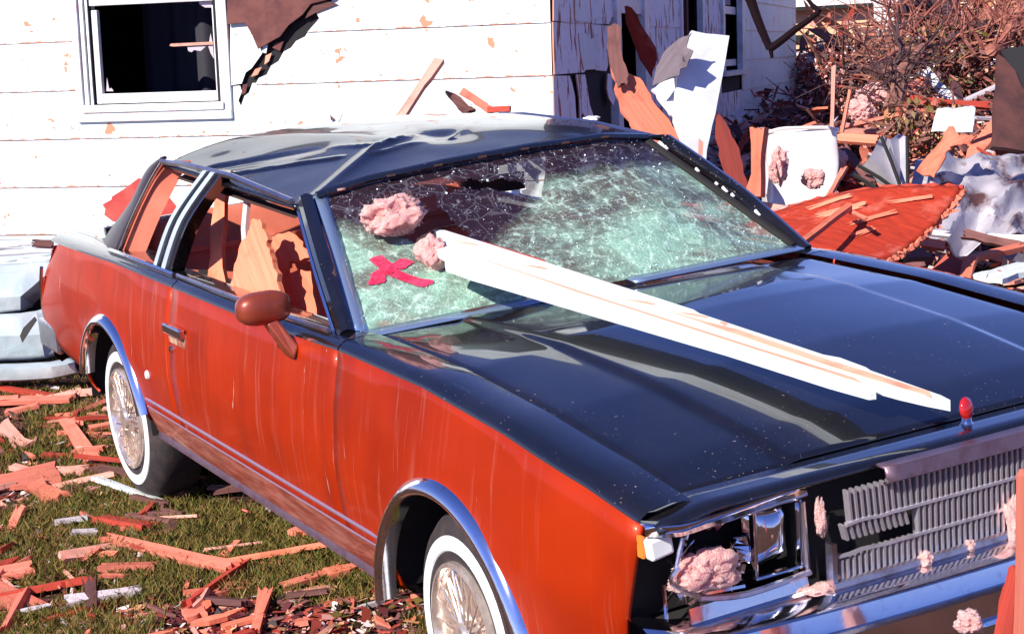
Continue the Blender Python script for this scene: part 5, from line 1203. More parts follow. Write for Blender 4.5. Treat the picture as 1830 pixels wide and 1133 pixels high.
# debris in front of the crumpled sheets
RD = [('plank', (1560, 420, 7.9), (1690, 440, 7.9), .05, 'pine', 'salmon board lying flat under the veneered panel edge'),
      ('plank', (1655, 508, 7.4), (1722, 470, 7.7), .12, 'redwood', 'short thick red board tilted beyond the right fender'),
      ('plank', (1715, 468, 7.7), (1832, 440, 8.0), .06, 'ply', 'salmon beam pointing to the right edge below the crumpled sheet'),
      ('plank', (1734, 462, 7.6), (1716, 530, 7.3), .065, 'ply', 'salmon board leaning down from the beam near the right edge'),
      ('plank', (1752, 520, 7.2), (1760, 486, 7.3), .03, 'dusty_wood', 'pale metal strip standing beside the leaning salmon board'),
      ('plank', (1630, 414, 8.1), (1700, 420, 8.1), .035, 'dusty_wood', 'pale strip lying behind the short thick red board'),
      ('plank', (1720, 418, 8.2), (1835, 444, 8.0), .05, 'weathered', 'dark board slanting down under the crumpled sheet at right'),
      ('plank', (1758, 424, 8.3), (1840, 428, 8.3), .04, 'white_wood', 'white lath lying over the dark slanted board at right'),
      ('plank', (1760, 500, 7.4), (1850, 476, 7.7), .16, 'white_wood', 'broad white board lying at the right edge below the salmon beam'),
      ('plank', (1560, 462, 7.5), (1660, 455, 7.7), .07, 'weathered', 'dark board in the shade below the veneered panel'),
      ('plank', (1630, 372, 8.5), (1700, 330, 8.8), .07, 'weathered', 'dark rotten board beside the fan-shaped sheet'),
      ('plank', (1480, 355, 8.4), (1510, 300, 8.7), .035, 'pine', 'salmon stick rising between the cream box and the folded sheet'),
      ('plank', (1390, 380, 8.2), (1470, 362, 8.3), .05, 'pine_pale', 'pale board lying in front of the cream metal box'),
      ('plank', (1340, 372, 8.2), (1410, 388, 8.0), .10, 'pine_pale', 'wide pale board between windshield edge and cream box'),
      ('plank', (1485, 246, 9.6), (1570, 252, 9.5), .06, 'ply', 'orange beam lying behind the cream metal box'),
      ('plank', (1450, 268, 9.6), (1484, 240, 9.8), .05, 'redwood', 'red board end behind the cream metal box'),
      ('plank', (1505, 262, 9.2), (1560, 330, 8.7), .05, 'weathered', 'dark slat leaning left of the folded sheet'),
      ('plank', (1652, 126, 11.5), (1702, 184, 11), .075, 'trim_white', 'clean white board slanting down before the brush heap'),
      ('plank', (1608, 170, 11.2), (1660, 143, 11.4), .10, 'pine', 'thick broken log end beside the white slanted board'),
      ('plank', (1625, 178, 10.6), (1770, 190, 10.6), .05, 'redwood', 'long red board across the middle of the wreckage'),
      ('plank', (1600, 196, 10.3), (1700, 202, 10.3), .03, 'pine', 'thin salmon lath under the long red board'),
      ('plank', (1490, 232, 10.0), (1610, 205, 10.2), .03, 'pine', 'thin slanted stick before the brown brush'),
      ('plank', (1490, 118, 10.2), (1486, 240, 9.9), .025, 'pine_pale', 'tall thin pale stick upright near the house end'),
      ('plank', (1504, 240, 9.9), (1520, 160, 10.1), .02, 'pine', 'slender reddish stick beside the tall pale one')]
for i, (nm, a, b, wd, mt, lb) in enumerate(RD):
    plank('loose_board', PX(*a), PX(*b), wd, .025 if wd > .04 else .015, (.35+.2*math.sin(i*2.1), -.55, .6), M[mt], (.02, .02), lb, 'board', seed=i+30)
for i, (px, py, d, r, lb, st) in enumerate(((1392, 300, 8.35, .07, 'pink insulation tuft hanging on the salmon post', (.7, .7, 1.3)), (1452, 318, 8.5, .06, 'pink insulation fluff in front of the cream metal box', (1, 1, .8)), (1500, 290, 8.9, .05, 'pink insulation shred between cream box and folded sheet', (1, .8, 1)), (1400, 385, 8.0, .07, 'flattened pink insulation at the foot of the cream box', (1.6, 1.6, .5)), (1560, 168, 11, .09, 'pink insulation caught in the brush heap', (1.5, 1, .8)), (1540, 200, 10.8, .08, 'pink insulation lump low in the brush heap', (1, 1, 1)), (1250, 372, 8.5, .03, 'tiny pink scrap by the windshield pillar', (1, 1, 1)))):
    tuft('insulation_clump', PX(px, py, d), r, lb, 'insulation', seed=40+i, lobes=8, stretch=st)
# wooden post close to the lens at the right edge, with a torn chunk beside it
plank('foreground_post', PX(1838, 1190, 3.02), PX(1846, 838, 3.02), .032, .06, (.9, -.3, 0), M['pine'], (0, .01), 'salmon wooden post in the near right corner in front of the grille', 'post', seed=2)
sheetpoly('splintered_chunk', [(1776, 1140, 3.1), (1790, 1092, 3.1), (1806, 1052, 3.1), (1818, 1010, 3.08), (1826, 1030, 3.05), (1822, 1140, 3.05)], .02, M['redwood'], 'splintered red wood chunk beside the near post', 'splinter', jag=.004, seed=4, sub=4)
tuft('insulation_clump', PX(1732, 1112, 3.3), .026, 'round pink insulation lump hanging before the front bumper', 'insulation', 'pink insulation torn from the walls', seed=31, lobes=8)

# ------------------------------------------------------------------ far yard: houses, fallen trees, brush
def farbox(name, c, sz, rz, mat, parent):
    mb = MB(); mb.box(c, sz, Matrix.Rotation(rz, 3, 'Z')); return mb.build(name, mat, parent)
fr = R(38)
fh0 = G(1500, 250) ; fh0 = PX(1500, 60, 27); fh0.z = 0
fhs = empty('far_house', fh0, 'cream house with a white eave far behind the brush heap', 'house', rot=Matrix.Rotation(fr, 3, 'Z'))
zt_ = lambda py, d=27: PX(1500, py, d).z
farbox('wall', (0, 2.6, zt_(14)/2), (6.4, 5, zt_(14)), 0, M['cream'], fhs)
for k in range(5): farbox('siding_board', (0, .07, zt_(92)-.30*k-.14), (6.44, .03, .27), 0, M['sheet_white'], fhs)
farbox('fascia', (0, -.05, zt_(14)+.02), (7.2, .22, .05), 0, M['dark'], fhs); farbox('eave', (0, .0, zt_(8)+.06), (7.2, .24, .12), 0, M['trim_white'], fhs)
mb = MB(); mb.add([(-3.6, -.12, zt_(8)+.12), (3.6, -.12, zt_(8)+.12), (3.6, 2.6, zt_(8)+1.5), (-3.6, 2.6, zt_(8)+1.5)], [(0, 1, 2, 3)]); mb.build('roof', M['dusty_wood'], fhs)
farbox('window', (-.9, .04, zt_(66)), (1.0, .03, .10), 0, M['dark'], fhs); farbox('post', (2.35, -.1, zt_(14)/2), (.10, .10, zt_(14)), 0, M['trim_white'], fhs)
sh0 = PX(1645, 40, 21); sh0.z = 0
shd = empty('white_shed', sh0, 'white wrecked trailer wall with dark slots behind the dark tree trunk', 'trailer', rot=Matrix.Rotation(fr, 3, 'Z'))
zs = lambda py: PX(1645, py, 21).z
farbox('wall', (0, .5, zs(5)/2+.2), (1.15, .9, zs(5)+.4), 0, M['trim_white'], shd)
for k, (py, x, wd) in enumerate(((22, -.15, .42), (30, -.1, .45), (38, -.2, .4), (18, .38, .2), (50, .1, .3))): farbox('slot', (x, .03, zs(py)), (wd, .04, .035), 0, M['dark'], shd)
sheetpoly('grey_sheet', [(1568, 40, 17), (1606, 38, 17), (1612, 64, 17), (1590, 68, 17), (1566, 58, 17)], .02, M['sheet_white'], 'pale sheet left of the white trailer wall', 'sheet', jag=.02, seed=4)
sheetpoly('grey_sheet', [(1608, 46, 16), (1660, 50, 16), (1662, 68, 16), (1612, 72, 16)], .02, M['sheet_white'], 'white sheet hanging under the white trailer wall', 'sheet', jag=.02, seed=5)

def limb_pts(p0, p1, n, wob, rr):
    p0, p1 = Vector(p0), Vector(p1); L = (p1-p0).length; out = []
    for i in range(n+1):
        t = i/n; q = p0.lerp(p1, t)
        if 0 < i < n: q += Vector((rr.gauss(0, 1), rr.gauss(0, 1), rr.gauss(0, 1)))*wob*L
        out.append(q)
    return curve_pts(out, 3)
def limb(name, p0, p1, r0, r1, mat, parent, base, rr, wob=.05, n=4):
    P = limb_pts(Vector(p0)-base, Vector(p1)-base, n, wob, rr); mb = MB(); mb.tube(P, [r0+(r1-r0)*i/(len(P)-1) for i in range(len(P))], 7)
    mb.build(name, mat, parent, smooth=True); return P
def twigs(P, base_r, parent, mat, rr, n, L):
    mb = MB()
    for k in range(n):
        p = P[rr.randrange(len(P))]; d = Vector((rr.gauss(0, 1), rr.gauss(0, 1), rr.gauss(.15, .8))).normalized()
        q = p+d*L*rr.uniform(.4, 1); m = p.lerp(q, .5)+Vector((rr.gauss(0, 1), rr.gauss(0, 1), rr.gauss(0, 1)))*L*.09; mb.tube([p, m, q], [base_r, base_r*.7, base_r*.3], 4, False)
        for j in range(2):
            a = m.lerp(q, rr.random()); e = a+(d+Vector((rr.gauss(0, .8), rr.gauss(0, .8), rr.gauss(0, .8)))).normalized()*L*.4; mb.tube([a, e], [base_r*.5, base_r*.2], 3, False)
    o = mb.build('twigs', mat, parent); o['kind'] = 'stuff'
rr = random.Random(2)
b0 = PX(1660, 130, 14); b0.z = .3
ft = empty('fallen_tree', b0, 'dark broken tree trunks with bare limbs in front of the white trailer wall', 'tree')
P = limb('trunk', PX(1676, 74, 14), PX(1668, -40, 14), .16, .12, M['bark_dark'], ft, b0, rr); P2 = limb('trunk', PX(1702, 62, 14.2), PX(1680, -40, 14), .13, .11, M['bark_red'], ft, b0, rr)
L = []
for a, b, r0, r1, mt in (((1606, 14, 13.6), (1672, 0, 14), .05, .09, 'bark_dark'), ((1608, 16, 13.6), (1628, 64, 13.4), .05, .02, 'bark_dark'), ((1642, 36, 13.8), (1640, 62, 13.4), .035, .02, 'bark_dark'), ((1640, 62, 13.4), (1654, 78, 13.3), .022, .01, 'bark_dark'), ((1636, 76, 13.3), (1760, 40, 13.6), .05, .03, 'bark_red'), ((1700, 55, 14), (1835, 10, 14), .06, .04, 'bark_red'), ((1745, 48, 13.6), (1835, 70, 13.2), .05, .03, 'bark_red'), ((1770, 90, 12.6), (1840, 10, 13), .05, .03, 'bark_red'), ((1600, 15, 13.5), (1600, 72, 13.4), .012, .01, 'bark_dark'), ((1690, 70, 13), (1780, 46, 13), .04, .02, 'bark_dark'), ((1650, 84, 12.8), (1560, 118, 12.4), .03, .012, 'bark_red')):
    L += limb('limb', PX(*a), PX(*b), r0, r1, M[mt], ft, b0, rr)
twigs(L, .010, ft, M['bark_red'], rr, 120, .6)
b1 = PX(1600, 240, 10.8); b1.z = .2
f2 = empty('fallen_tree', b1, 'purple-grey forked limb lying upright in the middle of the brush heap', 'tree branch')
L = limb('limb', PX(1597, 200, 10.8), PX(1612, 130, 10.9), .075, .04, M['bark'], f2, b1, rr) + limb('limb', PX(1604, 140, 10.9), PX(1650, 84, 11), .05, .025, M['bark'], f2, b1, rr) + limb('limb', PX(1606, 142, 10.9), PX(1604, 40, 11), .03, .012, M['bark_dark'], f2, b1, rr) + limb('limb', PX(1604, 134, 10.9), PX(1540, 118, 10.8), .025, .01, M['bark'], f2, b1, rr)
twigs(L, .007, f2, M['bark_dark'], rr, 70, .45)
b2 = PX(1377, 92, 8.2)
f3 = empty('broken_branch', b2, 'dark bare V-shaped branch hanging before the shaded end of the house wall', 'branch')
for a, b, r0, r1 in (((1334, -20, 8.2), (1376, 88, 8.2), .026, .018), ((1376, 88, 8.2), (1464, 22, 8.1), .020, .013), ((1377, 86, 8.2), (1380, 104, 8.2), .012, .008), ((1464, 22, 8.1), (1440, -4, 8.15), .014, .008)): limb('limb', PX(*a), PX(*b), r0, r1, M['twig_black'], f3, b2, rr, .012)
def brush(name, c, rad, n_tw, n_leaf, mt, leafmats, label, cat, seed, leaf=.05):
    rr = random.Random(seed); e = empty(name, c, label, cat); c = Vector(c); rad = Vector(rad)
    def pt():
        while True:
            q = Vector((rr.uniform(-1, 1), rr.uniform(-1, 1), rr.uniform(-1, 1)))
            if q.length < 1 and noise.noise(q*2.3+Vector((seed, 0, 0))) > -.18: return Vector((q.x*rad.x, q.y*rad.y, q.z*rad.z))
    mb = MB()
    for k in range(n_tw):
        p = pt(); d = Vector((rr.gauss(0, 1), rr.gauss(0, 1), rr.gauss(.2, .9))).normalized(); q = p+d*rr.uniform(.15, .75)*max(rad); m = p.lerp(q, .5)+Vector((rr.gauss(0, .03), rr.gauss(0, .03), rr.gauss(0, .03))); r = rr.choice((.004, .006, .008, .014))
        mb.tube([p, m, q], [r, r*.8, r*.4], 4, False)
    o = mb.build('twigs', mt, e); o['kind'] = 'stuff'
    for lm, fr_ in leafmats:
        mb = MB()
        for k in range(int(n_leaf*fr_)):
            p = pt(); a = Vector((rr.gauss(0, 1), rr.gauss(0, 1), rr.gauss(0, 1))).normalized(); b = a.orthogonal().normalized(); s = leaf*rr.uniform(.5, 1.5)
            mb.add([p-a*s, p+b*s*.45+a*s*.1, p+a*s, p-b*s*.45+a*s*.1], [(0, 1, 2), (0, 2, 3)])
        o = mb.build('leaves', lm, e); o['kind'] = 'stuff'
    return e
LM = {k: simple('leaf_'+k, c, .6) for k, c in dict(maroon=(.12, .025, .03), red=(.36, .06, .04), pink=(.74, .34, .30), olive=(.14, .09, .02), dark=(.02, .012, .012), tan=(.55, .26, .13), pale=(.72, .60, .58)).items()}
brush('bush', PX(1475, 190, 22.5), (.36, .8, .72), 380, 5200, M['bark_dark'], ((LM['dark'], .6), (LM['maroon'], .25), (LM['pink'], .08)), 'dark leafy bush in the shade right beside the end of the house', 'bush', 1, .035)
brush('brush_heap', PX(1552, 178, 14.0), (.42, .7, .50), 700, 5200, M['bark'], ((LM['maroon'], .33), (LM['red'], .2), (LM['pink'], .3), (LM['dark'], .2), (LM['pale'], .16)), 'red-brown heap of brush and leaves behind the cream metal box', 'brush', 2, .026)
brush('brush_heap', PX(1715, 120, 13.2), (.50, .8, .36), 520, 4200, M['bark_red'], ((LM['olive'], .3), (LM['maroon'], .3), (LM['dark'], .25), (LM['tan'], .1), (LM['pale'], .06)), 'olive and brown brush heap under the fallen limbs at right', 'brush', 3, .028)
brush('brush_heap', PX(1800, 50, 16), (.72, 1.0, .62), 300, 4200, M['bark_red'], ((LM['tan'], .45), (LM['red'], .3), (LM['olive'], .2)), 'sunlit tan brush along the top right corner', 'brush', 4, .035)
brush('brush_heap', PX(1500, 118, 21), (.5, .8, .22), 120, 700, M['bark_red'], ((LM['red'], .4), (LM['tan'], .3), (LM['pink'], .2)), 'thin reddish brush before the cream far house', 'brush', 5, .03)
brush('weeds', PX(1650, 228, 10.0), (.22, .3, .18), 80, 500, M['bark'], ((LM['olive'], .6), (LM['tan'], .2), (LM['red'], .2)), 'low olive weeds between the boards beside the white plate', 'weeds', 6, .022)

# ------------------------------------------------------------------ scattered scraps of wood, each a thing
WM = {'pine': ('salmon', 'pine'), 'pine_pale': ('pale', 'pine_pale'), 'redwood': ('red', 'redwood'), 'ply': ('orange', 'ply'), 'weathered': ('dark', 'weathered'), 'dusty_wood': ('grey-white', 'dusty_wood'), 'white_wood': ('peeled white', 'white_wood')}
def scrap(px, py, L, wd, ang, mt, zone, group, lift=0, tilt=.1, rr=random, extra=None, d=None):
    p = G(px, py) if d is None else PX(px, py, d)
    p.z = hgt(p.x, p.y)+.012+lift if d is None else p.z
    ax = Vector((math.cos(ang), math.sin(ang), rr.gauss(0, tilt))).normalized(); nn = Vector((rr.gauss(0, .25), rr.gauss(0, .25), 1)).normalized()
    size = 'long' if L > .45 else 'medium' if L > .26 else 'short' if L > .16 else 'small' if L > .10 else 'tiny'; shape = 'sliver' if wd < .018 else 'splinter' if wd < .030 else 'board piece' if wd > .075 else 'slat' if wd > .05 else 'stick'; ed = (ang % math.pi)/math.pi; turn = 'pointing at the car' if .28 < ed < .72 else 'lying along the car' if ed < .12 or ed > .88 else 'lying slantwise'
    lb = extra or f'{size} {WM[mt][0]} wood {shape} {turn} {zone}'
    th = max(.006, min(.02, wd*.35))
    return plank('wood_scrap', p-ax*L/2, p+ax*L/2, wd, th, nn, M[WM[mt][1]], (min(.05, L*.12), min(.05, L*.12)), lb, 'wood scrap', group, seed=rr.random(), k=4, taper=(rr.uniform(.5, 1), rr.uniform(.5, 1)))
def along(px0, py0, px1, py1):
    a, b = G(px0, py0), G(px1, py1); return (b-a).length, math.atan2((b-a).y, (b-a).x), (px0+px1)/2, (py0+py1)/2
gL = 'wood scraps on the grass left of the car'
hand = [((175, 972, 415, 1034), .062, 'pine', 'long salmon stick lying across the grass in the left foreground'),
        ((335, 1100, 462, 1003), .060, 'redwood', 'dark red curved stick pointing towards the front wheel'),
        ((458, 1150, 478, 1065), .050, 'pine', 'narrow salmon stick at the bottom edge left of the front wheel'),
        ((8, 1150, 48, 1068), .055, 'pine', 'salmon stick at the bottom left corner of the picture'),
        ((178, 1032, 282, 1026), .080, 'pine', 'tapered salmon board piece below the long stick'),
        ((118, 758, 172, 842), .100, 'pine', 'thick salmon board lying left of the rear wheel'),
        ((-20, 880, 112, 858), .30, 'pine', 'broad splintered salmon board at the left edge'),
        ((60, 880, 106, 905), .11, 'ply', 'small orange board piece against the broad splintered board'),
        ((96, 856, 158, 852), .09, 'pine_pale', 'pale board piece between the broad board and the rear wheel'),
        ((168, 868, 292, 910), .05, 'white_wood', 'white strip lying in front of the rear wheel'),
        ((162, 848, 244, 862), .07, 'weathered', 'dark board piece tucked under the rear wheel'),
        ((236, 864, 350, 886), .05, 'pine_pale', 'pale strip running out from under the rear tyre'),
        ((78, 756, 198, 757), .03, 'redwood', 'thin red stick behind the rear wheel'),
        ((66, 728, 134, 716), .09, 'pine_pale', 'pale board piece in the grass below the crushed pale car'),
        ((-10, 728, 40, 724), .08, 'pine', 'salmon board piece at the left edge below the crushed pale car'),
        ((-20, 706, 110, 720), .06, 'redwood', 'long red board in the shadow of the crushed pale car'),
        ((140, 812, 200, 812), .05, 'pine_pale', 'pale slat just left of the rear tyre'),
        ((160, 775, 200, 768), .06, 'pine', 'salmon chunk of wood behind the rear tyre'),
        ((98, 948, 160, 940), .05, 'dusty_wood', 'grey-white scrap above the long salmon stick'),
        ((128, 968, 178, 964), .045, 'dusty_wood', 'grey-white scrap at the upper end of the long salmon stick'),
        ((268, 940, 360, 938), .03, 'pine_pale', 'thin pale splinter beside the dark scrap'),
        ((268, 934, 330, 932), .07, 'weathered', 'dark scrap on the grass right of the grey-white ones'),
        ((365, 1000, 470, 984), .025, 'pine_pale', 'very thin pale splinter in the grass under the door'),
        ((585, 1042, 660, 1026), .09, 'ply', 'orange board piece under the rocker behind the front wheel'),
        ((330, 1118, 370, 1110), .08, 'pine', 'salmon chunk at the bottom edge'),
        ((240, 900, 300, 916), .05, 'weathered', 'dark red chip beside the white strip'),
        ((290, 890, 330, 895), .10, 'pine', 'salmon chunk in front of the rear tyre'),
        ((372, 884, 440, 886), .035, 'pine_pale', 'pale slat in the grass under the rear of the door'),
        ((530, 970, 560, 950), .08, 'pine', 'salmon chip in the shadow line of the rocker')]
rr = random.Random(21)
for (q, wd, mt, lb) in hand:
    L, ang, mx, my = along(*q); scrap(mx, my, L, wd, ang, mt, '', None, lift=.02, tilt=.03, rr=rr, extra=lb)
LML = [(228, 790, 'rear wheel'), (296, 1003, 'long salmon stick'), (400, 1050, 'dark red curved stick'), (230, 1030, 'tapered salmon board'), (145, 800, 'thick salmon board'), (46, 870, 'broad splintered board'), (230, 890, 'white strip'), (28, 1110, 'bottom left corner'), (468, 1107, 'narrow salmon stick'), (620, 1034, 'orange board piece'), (60, 720, 'crushed pale car'), (300, 936, 'dark scrap'), (130, 955, 'grey-white scraps'), (418, 992, 'very thin pale splinter'), (640, 1120, 'front wheel'), (410, 885, 'pale slat')]
LMR = [(1428, 320, 'cream metal box'), (1350, 290, 'salmon post'), (1578, 300, 'fan-shaped sheet'), (1500, 410, 'veneered panel'), (1690, 490, 'short red board'), (1770, 455, 'salmon beam'), (1730, 350, 'crumpled grey sheet'), (1700, 215, 'white plate'), (1675, 155, 'white slanted board'), (1545, 180, 'red-brown brush heap'), (1715, 110, 'olive brush heap'), (1810, 180, 'dark brown panel'), (1675, 30, 'dark tree trunk'), (1455, 220, 'dark bush'), (1690, 185, 'long red board'), (1800, 490, 'broad white board'), (1610, 150, 'forked limb'), (1690, 260, 'ragged salmon scrap')]
def near(px, py, lms):
    q = min(lms, key=lambda l: (l[0]-px)**2+(l[1]-py)**2); dx, dy = px-q[0], py-q[1]
    side = 'right of' if dx > abs(dy) else 'left of' if -dx > abs(dy) else 'in front of' if dy > 0 else 'behind'
    if math.hypot(dx, dy) < 14: side = 'touching'
    return f'{side} the {q[2]}'
kinds = ['pine']*5+['pine_pale']*6+['redwood']*4+['ply']*2+['weathered']*4+['dusty_wood']+['pine']*2+['redwood']*2
cnt = 0
while cnt < 92:
    px, py = rr.uniform(-40, 640), rr.uniform(690, 1180)
    if px > 120 and py < 700+(px-250)*.72 and px > 255: continue
    if px > 600 and py < 1050: continue
    dens = .9 if py < 900 else .34
    if noise.noise(Vector((px*.008, py*.012, 4))) < -.05 and py > 890: dens *= .3
    if rr.random() > dens: continue
    zone = near(px, py, LML)
    L = min(.6, max(.05, rr.lognormvariate(-1.75, .6))); wd = L*rr.uniform(.12, .45)
    scrap(px, py, L, min(.11, wd), rr.uniform(0, 6.3), rr.choice(kinds), zone, gL, lift=rr.uniform(0, .03), rr=rr); cnt += 1
gR = 'wood scraps in the wreckage right of the car'
cnt = 0
while cnt < 125:
    px, py = rr.uniform(1240, 1880), rr.uniform(70, 540)
    if px < 1440 and py < 250: continue
    if py > 420+(px-1400)*.3: continue
    p = G(px, py+25); d = (p-CAM).dot(LOOK)
    if d > 22: continue
    zone = near(px, py+25, LMR)
    L = min(1.2, max(.10, rr.lognormvariate(-1.05, .6))); wd = min(.14, L*rr.uniform(.06, .28))
    scrap(px, py+25, L, wd, rr.uniform(0, 6.3), rr.choice(kinds), zone, gR, lift=rr.uniform(.02, .38), tilt=.45, rr=rr); cnt += 1
def splinters(name, n, area, zmax, lmin, lmax, mats, label, tilt):
    px = rng.uniform(area[0], area[2], n); py = rng.uniform(area[1], area[3], n); P = gpts(px, py); bm = {k: MB() for k in mats}; rq = random.Random(4)
    for p in P:
        if (Vector(p)-CAM).length > 30 or noise.noise(Vector((p[0]*1.1, p[1]*1.1, 3)))+rq.gauss(0, .16) < .04: continue
        L = lmin*(lmax/lmin)**rq.random(); wd = L*rq.uniform(.06, .3); an = rq.uniform(0, 6.3); ax = Vector((math.cos(an), math.sin(an), rq.gauss(0, tilt))).normalized(); nn = Vector((rq.gauss(0, .3), rq.gauss(0, .3), 1)); ay = nn.cross(ax).normalized(); nz = ax.cross(ay)
        c = Vector((p[0], p[1], hgt(p[0], p[1])+.008+rq.random()**2*zmax)); a, b = L/2, wd/2; t = min(.008, wd*.4)
        q = [(-a, -b*rq.random()), (-a*rq.uniform(.1, .8), -b), (a*rq.uniform(.2, .9), -b*rq.uniform(.5, 1)), (a, b*rq.uniform(-.5, .5)), (a*rq.uniform(0, .8), b), (-a*rq.uniform(.4, 1), b*rq.uniform(.4, 1))]
        V = [c+ax*x+ay*y+nz*t for x, y in q]+[c+ax*x+ay*y-nz*t for x, y in q]
        bm[rq.choice(mats)].add(V, [(0, 1, 2, 3, 4, 5), (11, 10, 9, 8, 7, 6)]+[(i, i+6, (i+1) % 6+6, (i+1) % 6) for i in range(6)])
    for k in set(mats):
        if bm[k].F: tag(bm[k].build(name, M[k]), label, kind='stuff')
# ------------------------------------------------------------------ what nobody could count: chips, splinters, leaves, grass
def quads(name, P, ax, ay, mats, idx):
    n = len(P); V = np.empty((n*4, 3), np.float32)
    V[0::4] = P-ax-ay*.6; V[1::4] = P+ax*.8-ay; V[2::4] = P+ax+ay*.7; V[3::4] = P-ax*.7+ay
    me = bpy.data.meshes.new(name); me.vertices.add(n*4); me.vertices.foreach_set('co', V.ravel())
    me.loops.add(n*4); me.loops.foreach_set('vertex_index', np.arange(n*4, dtype=np.int32)); me.polygons.add(n)
    me.polygons.foreach_set('loop_start', np.arange(0, n*4, 4, dtype=np.int32)); me.update(calc_edges=True)
    for m in mats: me.materials.append(m)
    me.polygons.foreach_set('material_index', idx.astype(np.int32)); me.update()
    o = bpy.data.objects.new(name, me); C.objects.link(o); return o
def gpts(pxs, pys):
    r_, u_, l_, c_ = (np.array(v) for v in (RIGHT, UP, LOOK, CAM))
    v = l_+np.outer((pxs-PW/2)/FPX, r_)-np.outer((pys-PH/2)/FPX, u_); t = -c_[2]/v[:, 2]; return c_+v*t[:, None]
def chips(name, n, area, zmax, smin, smax, mats, label, flat=.35):
    px = rng.uniform(area[0], area[2], n); py = rng.uniform(area[1], area[3], n)
    P = gpts(px, py); dist = np.linalg.norm(P-np.array(CAM), axis=1); ok = (dist < 40); P = P[ok]; n = len(P)
    keep = np.array([noise.noise(Vector((p[0]*1.1, p[1]*1.1, 3)))+rng.normal(0, .12) > .04 for p in P]); P = P[keep]; n = len(P)
    P[:, 2] = np.array([hgt(p[0], p[1]) for p in P])+.006+rng.random(n)**2*zmax
    a = rng.normal(0, 1, (n, 3)); a[:, 2] *= flat; a /= np.linalg.norm(a, axis=1)[:, None]
    nn = rng.normal(0, 1, (n, 3))*flat; nn[:, 2] += 1; b = np.cross(nn, a); b /= np.linalg.norm(b, axis=1)[:, None]
    s = smin*(smax/smin)**rng.random(n); asp = rng.uniform(.12, .6, n)
    o = quads(name, P, a*s[:, None], b*(s*asp)[:, None], mats, rng.integers(0, len(mats), n)); return tag(o, label, kind='stuff')
cm = [LM['tan'], LM['pink'], LM['red'], LM['maroon'], M['pine'], M['redwood'], M['pine_pale'], LM['olive'], LM['dark']]
chips('wood_chips', 12000, (-60, 640, 800, 1220), .02, .006, .035, [LM['tan'], LM['pink'], LM['red'], LM['maroon'], LM['red'], LM['maroon'], LM['olive'], LM['pale'], LM['dark']], 'small chips and leaves of the litter between the grass blades')
chips('rubble', 12000, (1220, -20, 1900, 560), .35, .015, .11, [LM['maroon'], LM['pink'], LM['red'], LM['dark'], M['dusty_wood'], LM['pale'], LM['red'], LM['dark'], LM['maroon']], 'fine rubble of splinters and rags covering the yard right of the car', .8)
def grass(name, n, area, hmin, hmax, mats, label, thr):
    px = rng.uniform(area[0], area[2], n); py = rng.uniform(area[1], area[3], n); P = gpts(px, py)
    keep = np.array([noise.noise(Vector((p[0]*1.4, p[1]*1.4, 9)))+.5*noise.noise(Vector((p[0]*5, p[1]*5, 2)))+rng.normal(0, .10) > thr for p in P]); P = P[keep]; n = len(P)
    P[:, 2] = np.array([hgt(p[0], p[1]) for p in P])
    h = rng.uniform(hmin, hmax, n); th = rng.uniform(0, 6.283, n); wv = np.stack([np.cos(th), np.sin(th), np.zeros(n)], 1)*rng.uniform(.0012, .0026, n)[:, None]
    lean = np.stack([rng.normal(0, .5, n), rng.normal(0, .5, n), np.ones(n)], 1)*h[:, None]
    mid = P+lean*.55*np.array([.6, .6, 1]); V = np.empty((n*5, 3), np.float32)
    V[0::5] = P-wv; V[1::5] = P+wv; V[2::5] = mid+wv*.8; V[3::5] = P+lean; V[4::5] = mid-wv*.8
    me = bpy.data.meshes.new(name); me.vertices.add(n*5); me.vertices.foreach_set('co', V.ravel()); me.loops.add(n*5)
    me.loops.foreach_set('vertex_index', np.arange(n*5, dtype=np.int32)); me.polygons.add(n); me.polygons.foreach_set('loop_start', np.arange(0, n*5, 5, dtype=np.int32)); me.update(calc_edges=True)
    for m in mats: me.materials.append(m)
    me.polygons.foreach_set('material_index', rng.integers(0, len(mats), n).astype(np.int32)); me.update()
    o = bpy.data.objects.new(name, me); C.objects.link(o); return tag(o, label, kind='stuff')
splinters('splinters', 620, (-60, 660, 760, 1200), .03, .025, .15, ['pine', 'redwood', 'pine_pale', 'ply', 'weathered', 'redwood', 'dusty_wood'], 'countless small splinters on the grass left of the car', .12)
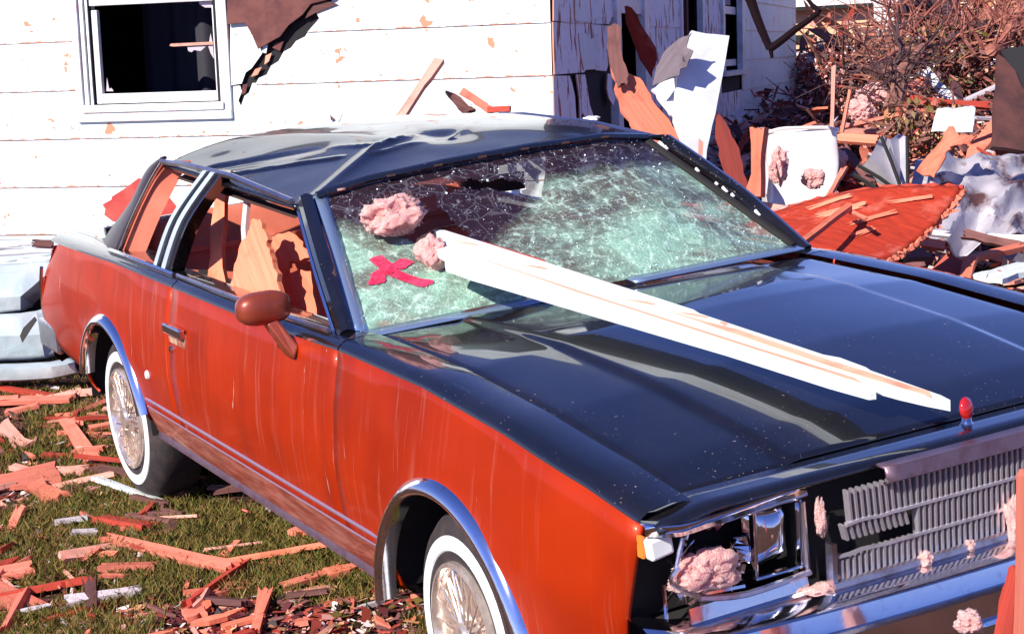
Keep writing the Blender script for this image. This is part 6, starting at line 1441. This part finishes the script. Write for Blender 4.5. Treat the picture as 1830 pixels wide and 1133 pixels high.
splinters('splinters', 3600, (1240, 40, 1900, 560), .40, .06, .5, ['pine', 'redwood', 'pine_pale', 'ply', 'weathered', 'weathered', 'redwood', 'dusty_wood'], 'countless small splinters in the wreckage right of the car', .5)
splinters('splinters', 1800, (1430, 60, 1900, 430), .75, .18, .95, ['pine', 'redwood', 'pine_pale', 'ply', 'weathered', 'weathered', 'weathered', 'dusty_wood'], 'tangled sticks and laths heaped in the wreckage right of the car', .6)
rs = random.Random(77); used_lb = set()
for i in range(44):
    px, py = rs.uniform(1430, 1840), rs.uniform(95, 400)
    if py > 330 and px < 1640: continue
    mt, nm = rs.choice((('sheet_white', 'white'), ('sheet_grey', 'grey'), ('insulation', 'pink'), ('dusty_wood', 'grey-white'), ('ply', 'salmon'), ('black_panel', 'black'), ('sheet_white', 'white'), ('weathered', 'dark')))
    d = (G(px, py+45)-CAM).dot(LOOK)*.96; r0 = rs.uniform(9, 30); k = rs.randint(4, 6); a0 = rs.uniform(0, 6.3)
    if d > 21: continue
    pts = [(px+r0*rs.uniform(.5, 1.2)*math.cos(a0+6.283*j/k), py+r0*rs.uniform(.35, .9)*math.sin(a0+6.283*j/k), d+rs.uniform(-.12, .12)) for j in range(k)]
    sz = 'small' if r0 < 15 else 'middling' if r0 < 22 else 'large'
    lb = f'{sz} torn {nm} scrap {near(px, py, LMR)}'
    if lb in used_lb: lb = lb.replace('torn', 'crumpled')
    if lb in used_lb: continue
    used_lb.add(lb); sheetpoly('torn_scrap', pts, .006, M[mt], lb, 'scrap', jag=.010, seed=i, sub=3, curl=rs.uniform(-.5, .5), fold=.12)
GM = [simple('grass_'+k, c, .7, spec=.2) for k, c in (('olive', (.16, .14, .028)), ('dry', (.30, .19, .06)), ('green', (.10, .125, .022)), ('brown', (.15, .09, .03)))]
grass('grass', 170000, (-80, 660, 860, 1250), .02, .055, GM, 'short olive grass in patches on the ground left of the car', -.16)
grass('grass', 12000, (1560, 480, 1900, 600), .02, .06, GM, 'thin grass beyond the right fender', -.1)
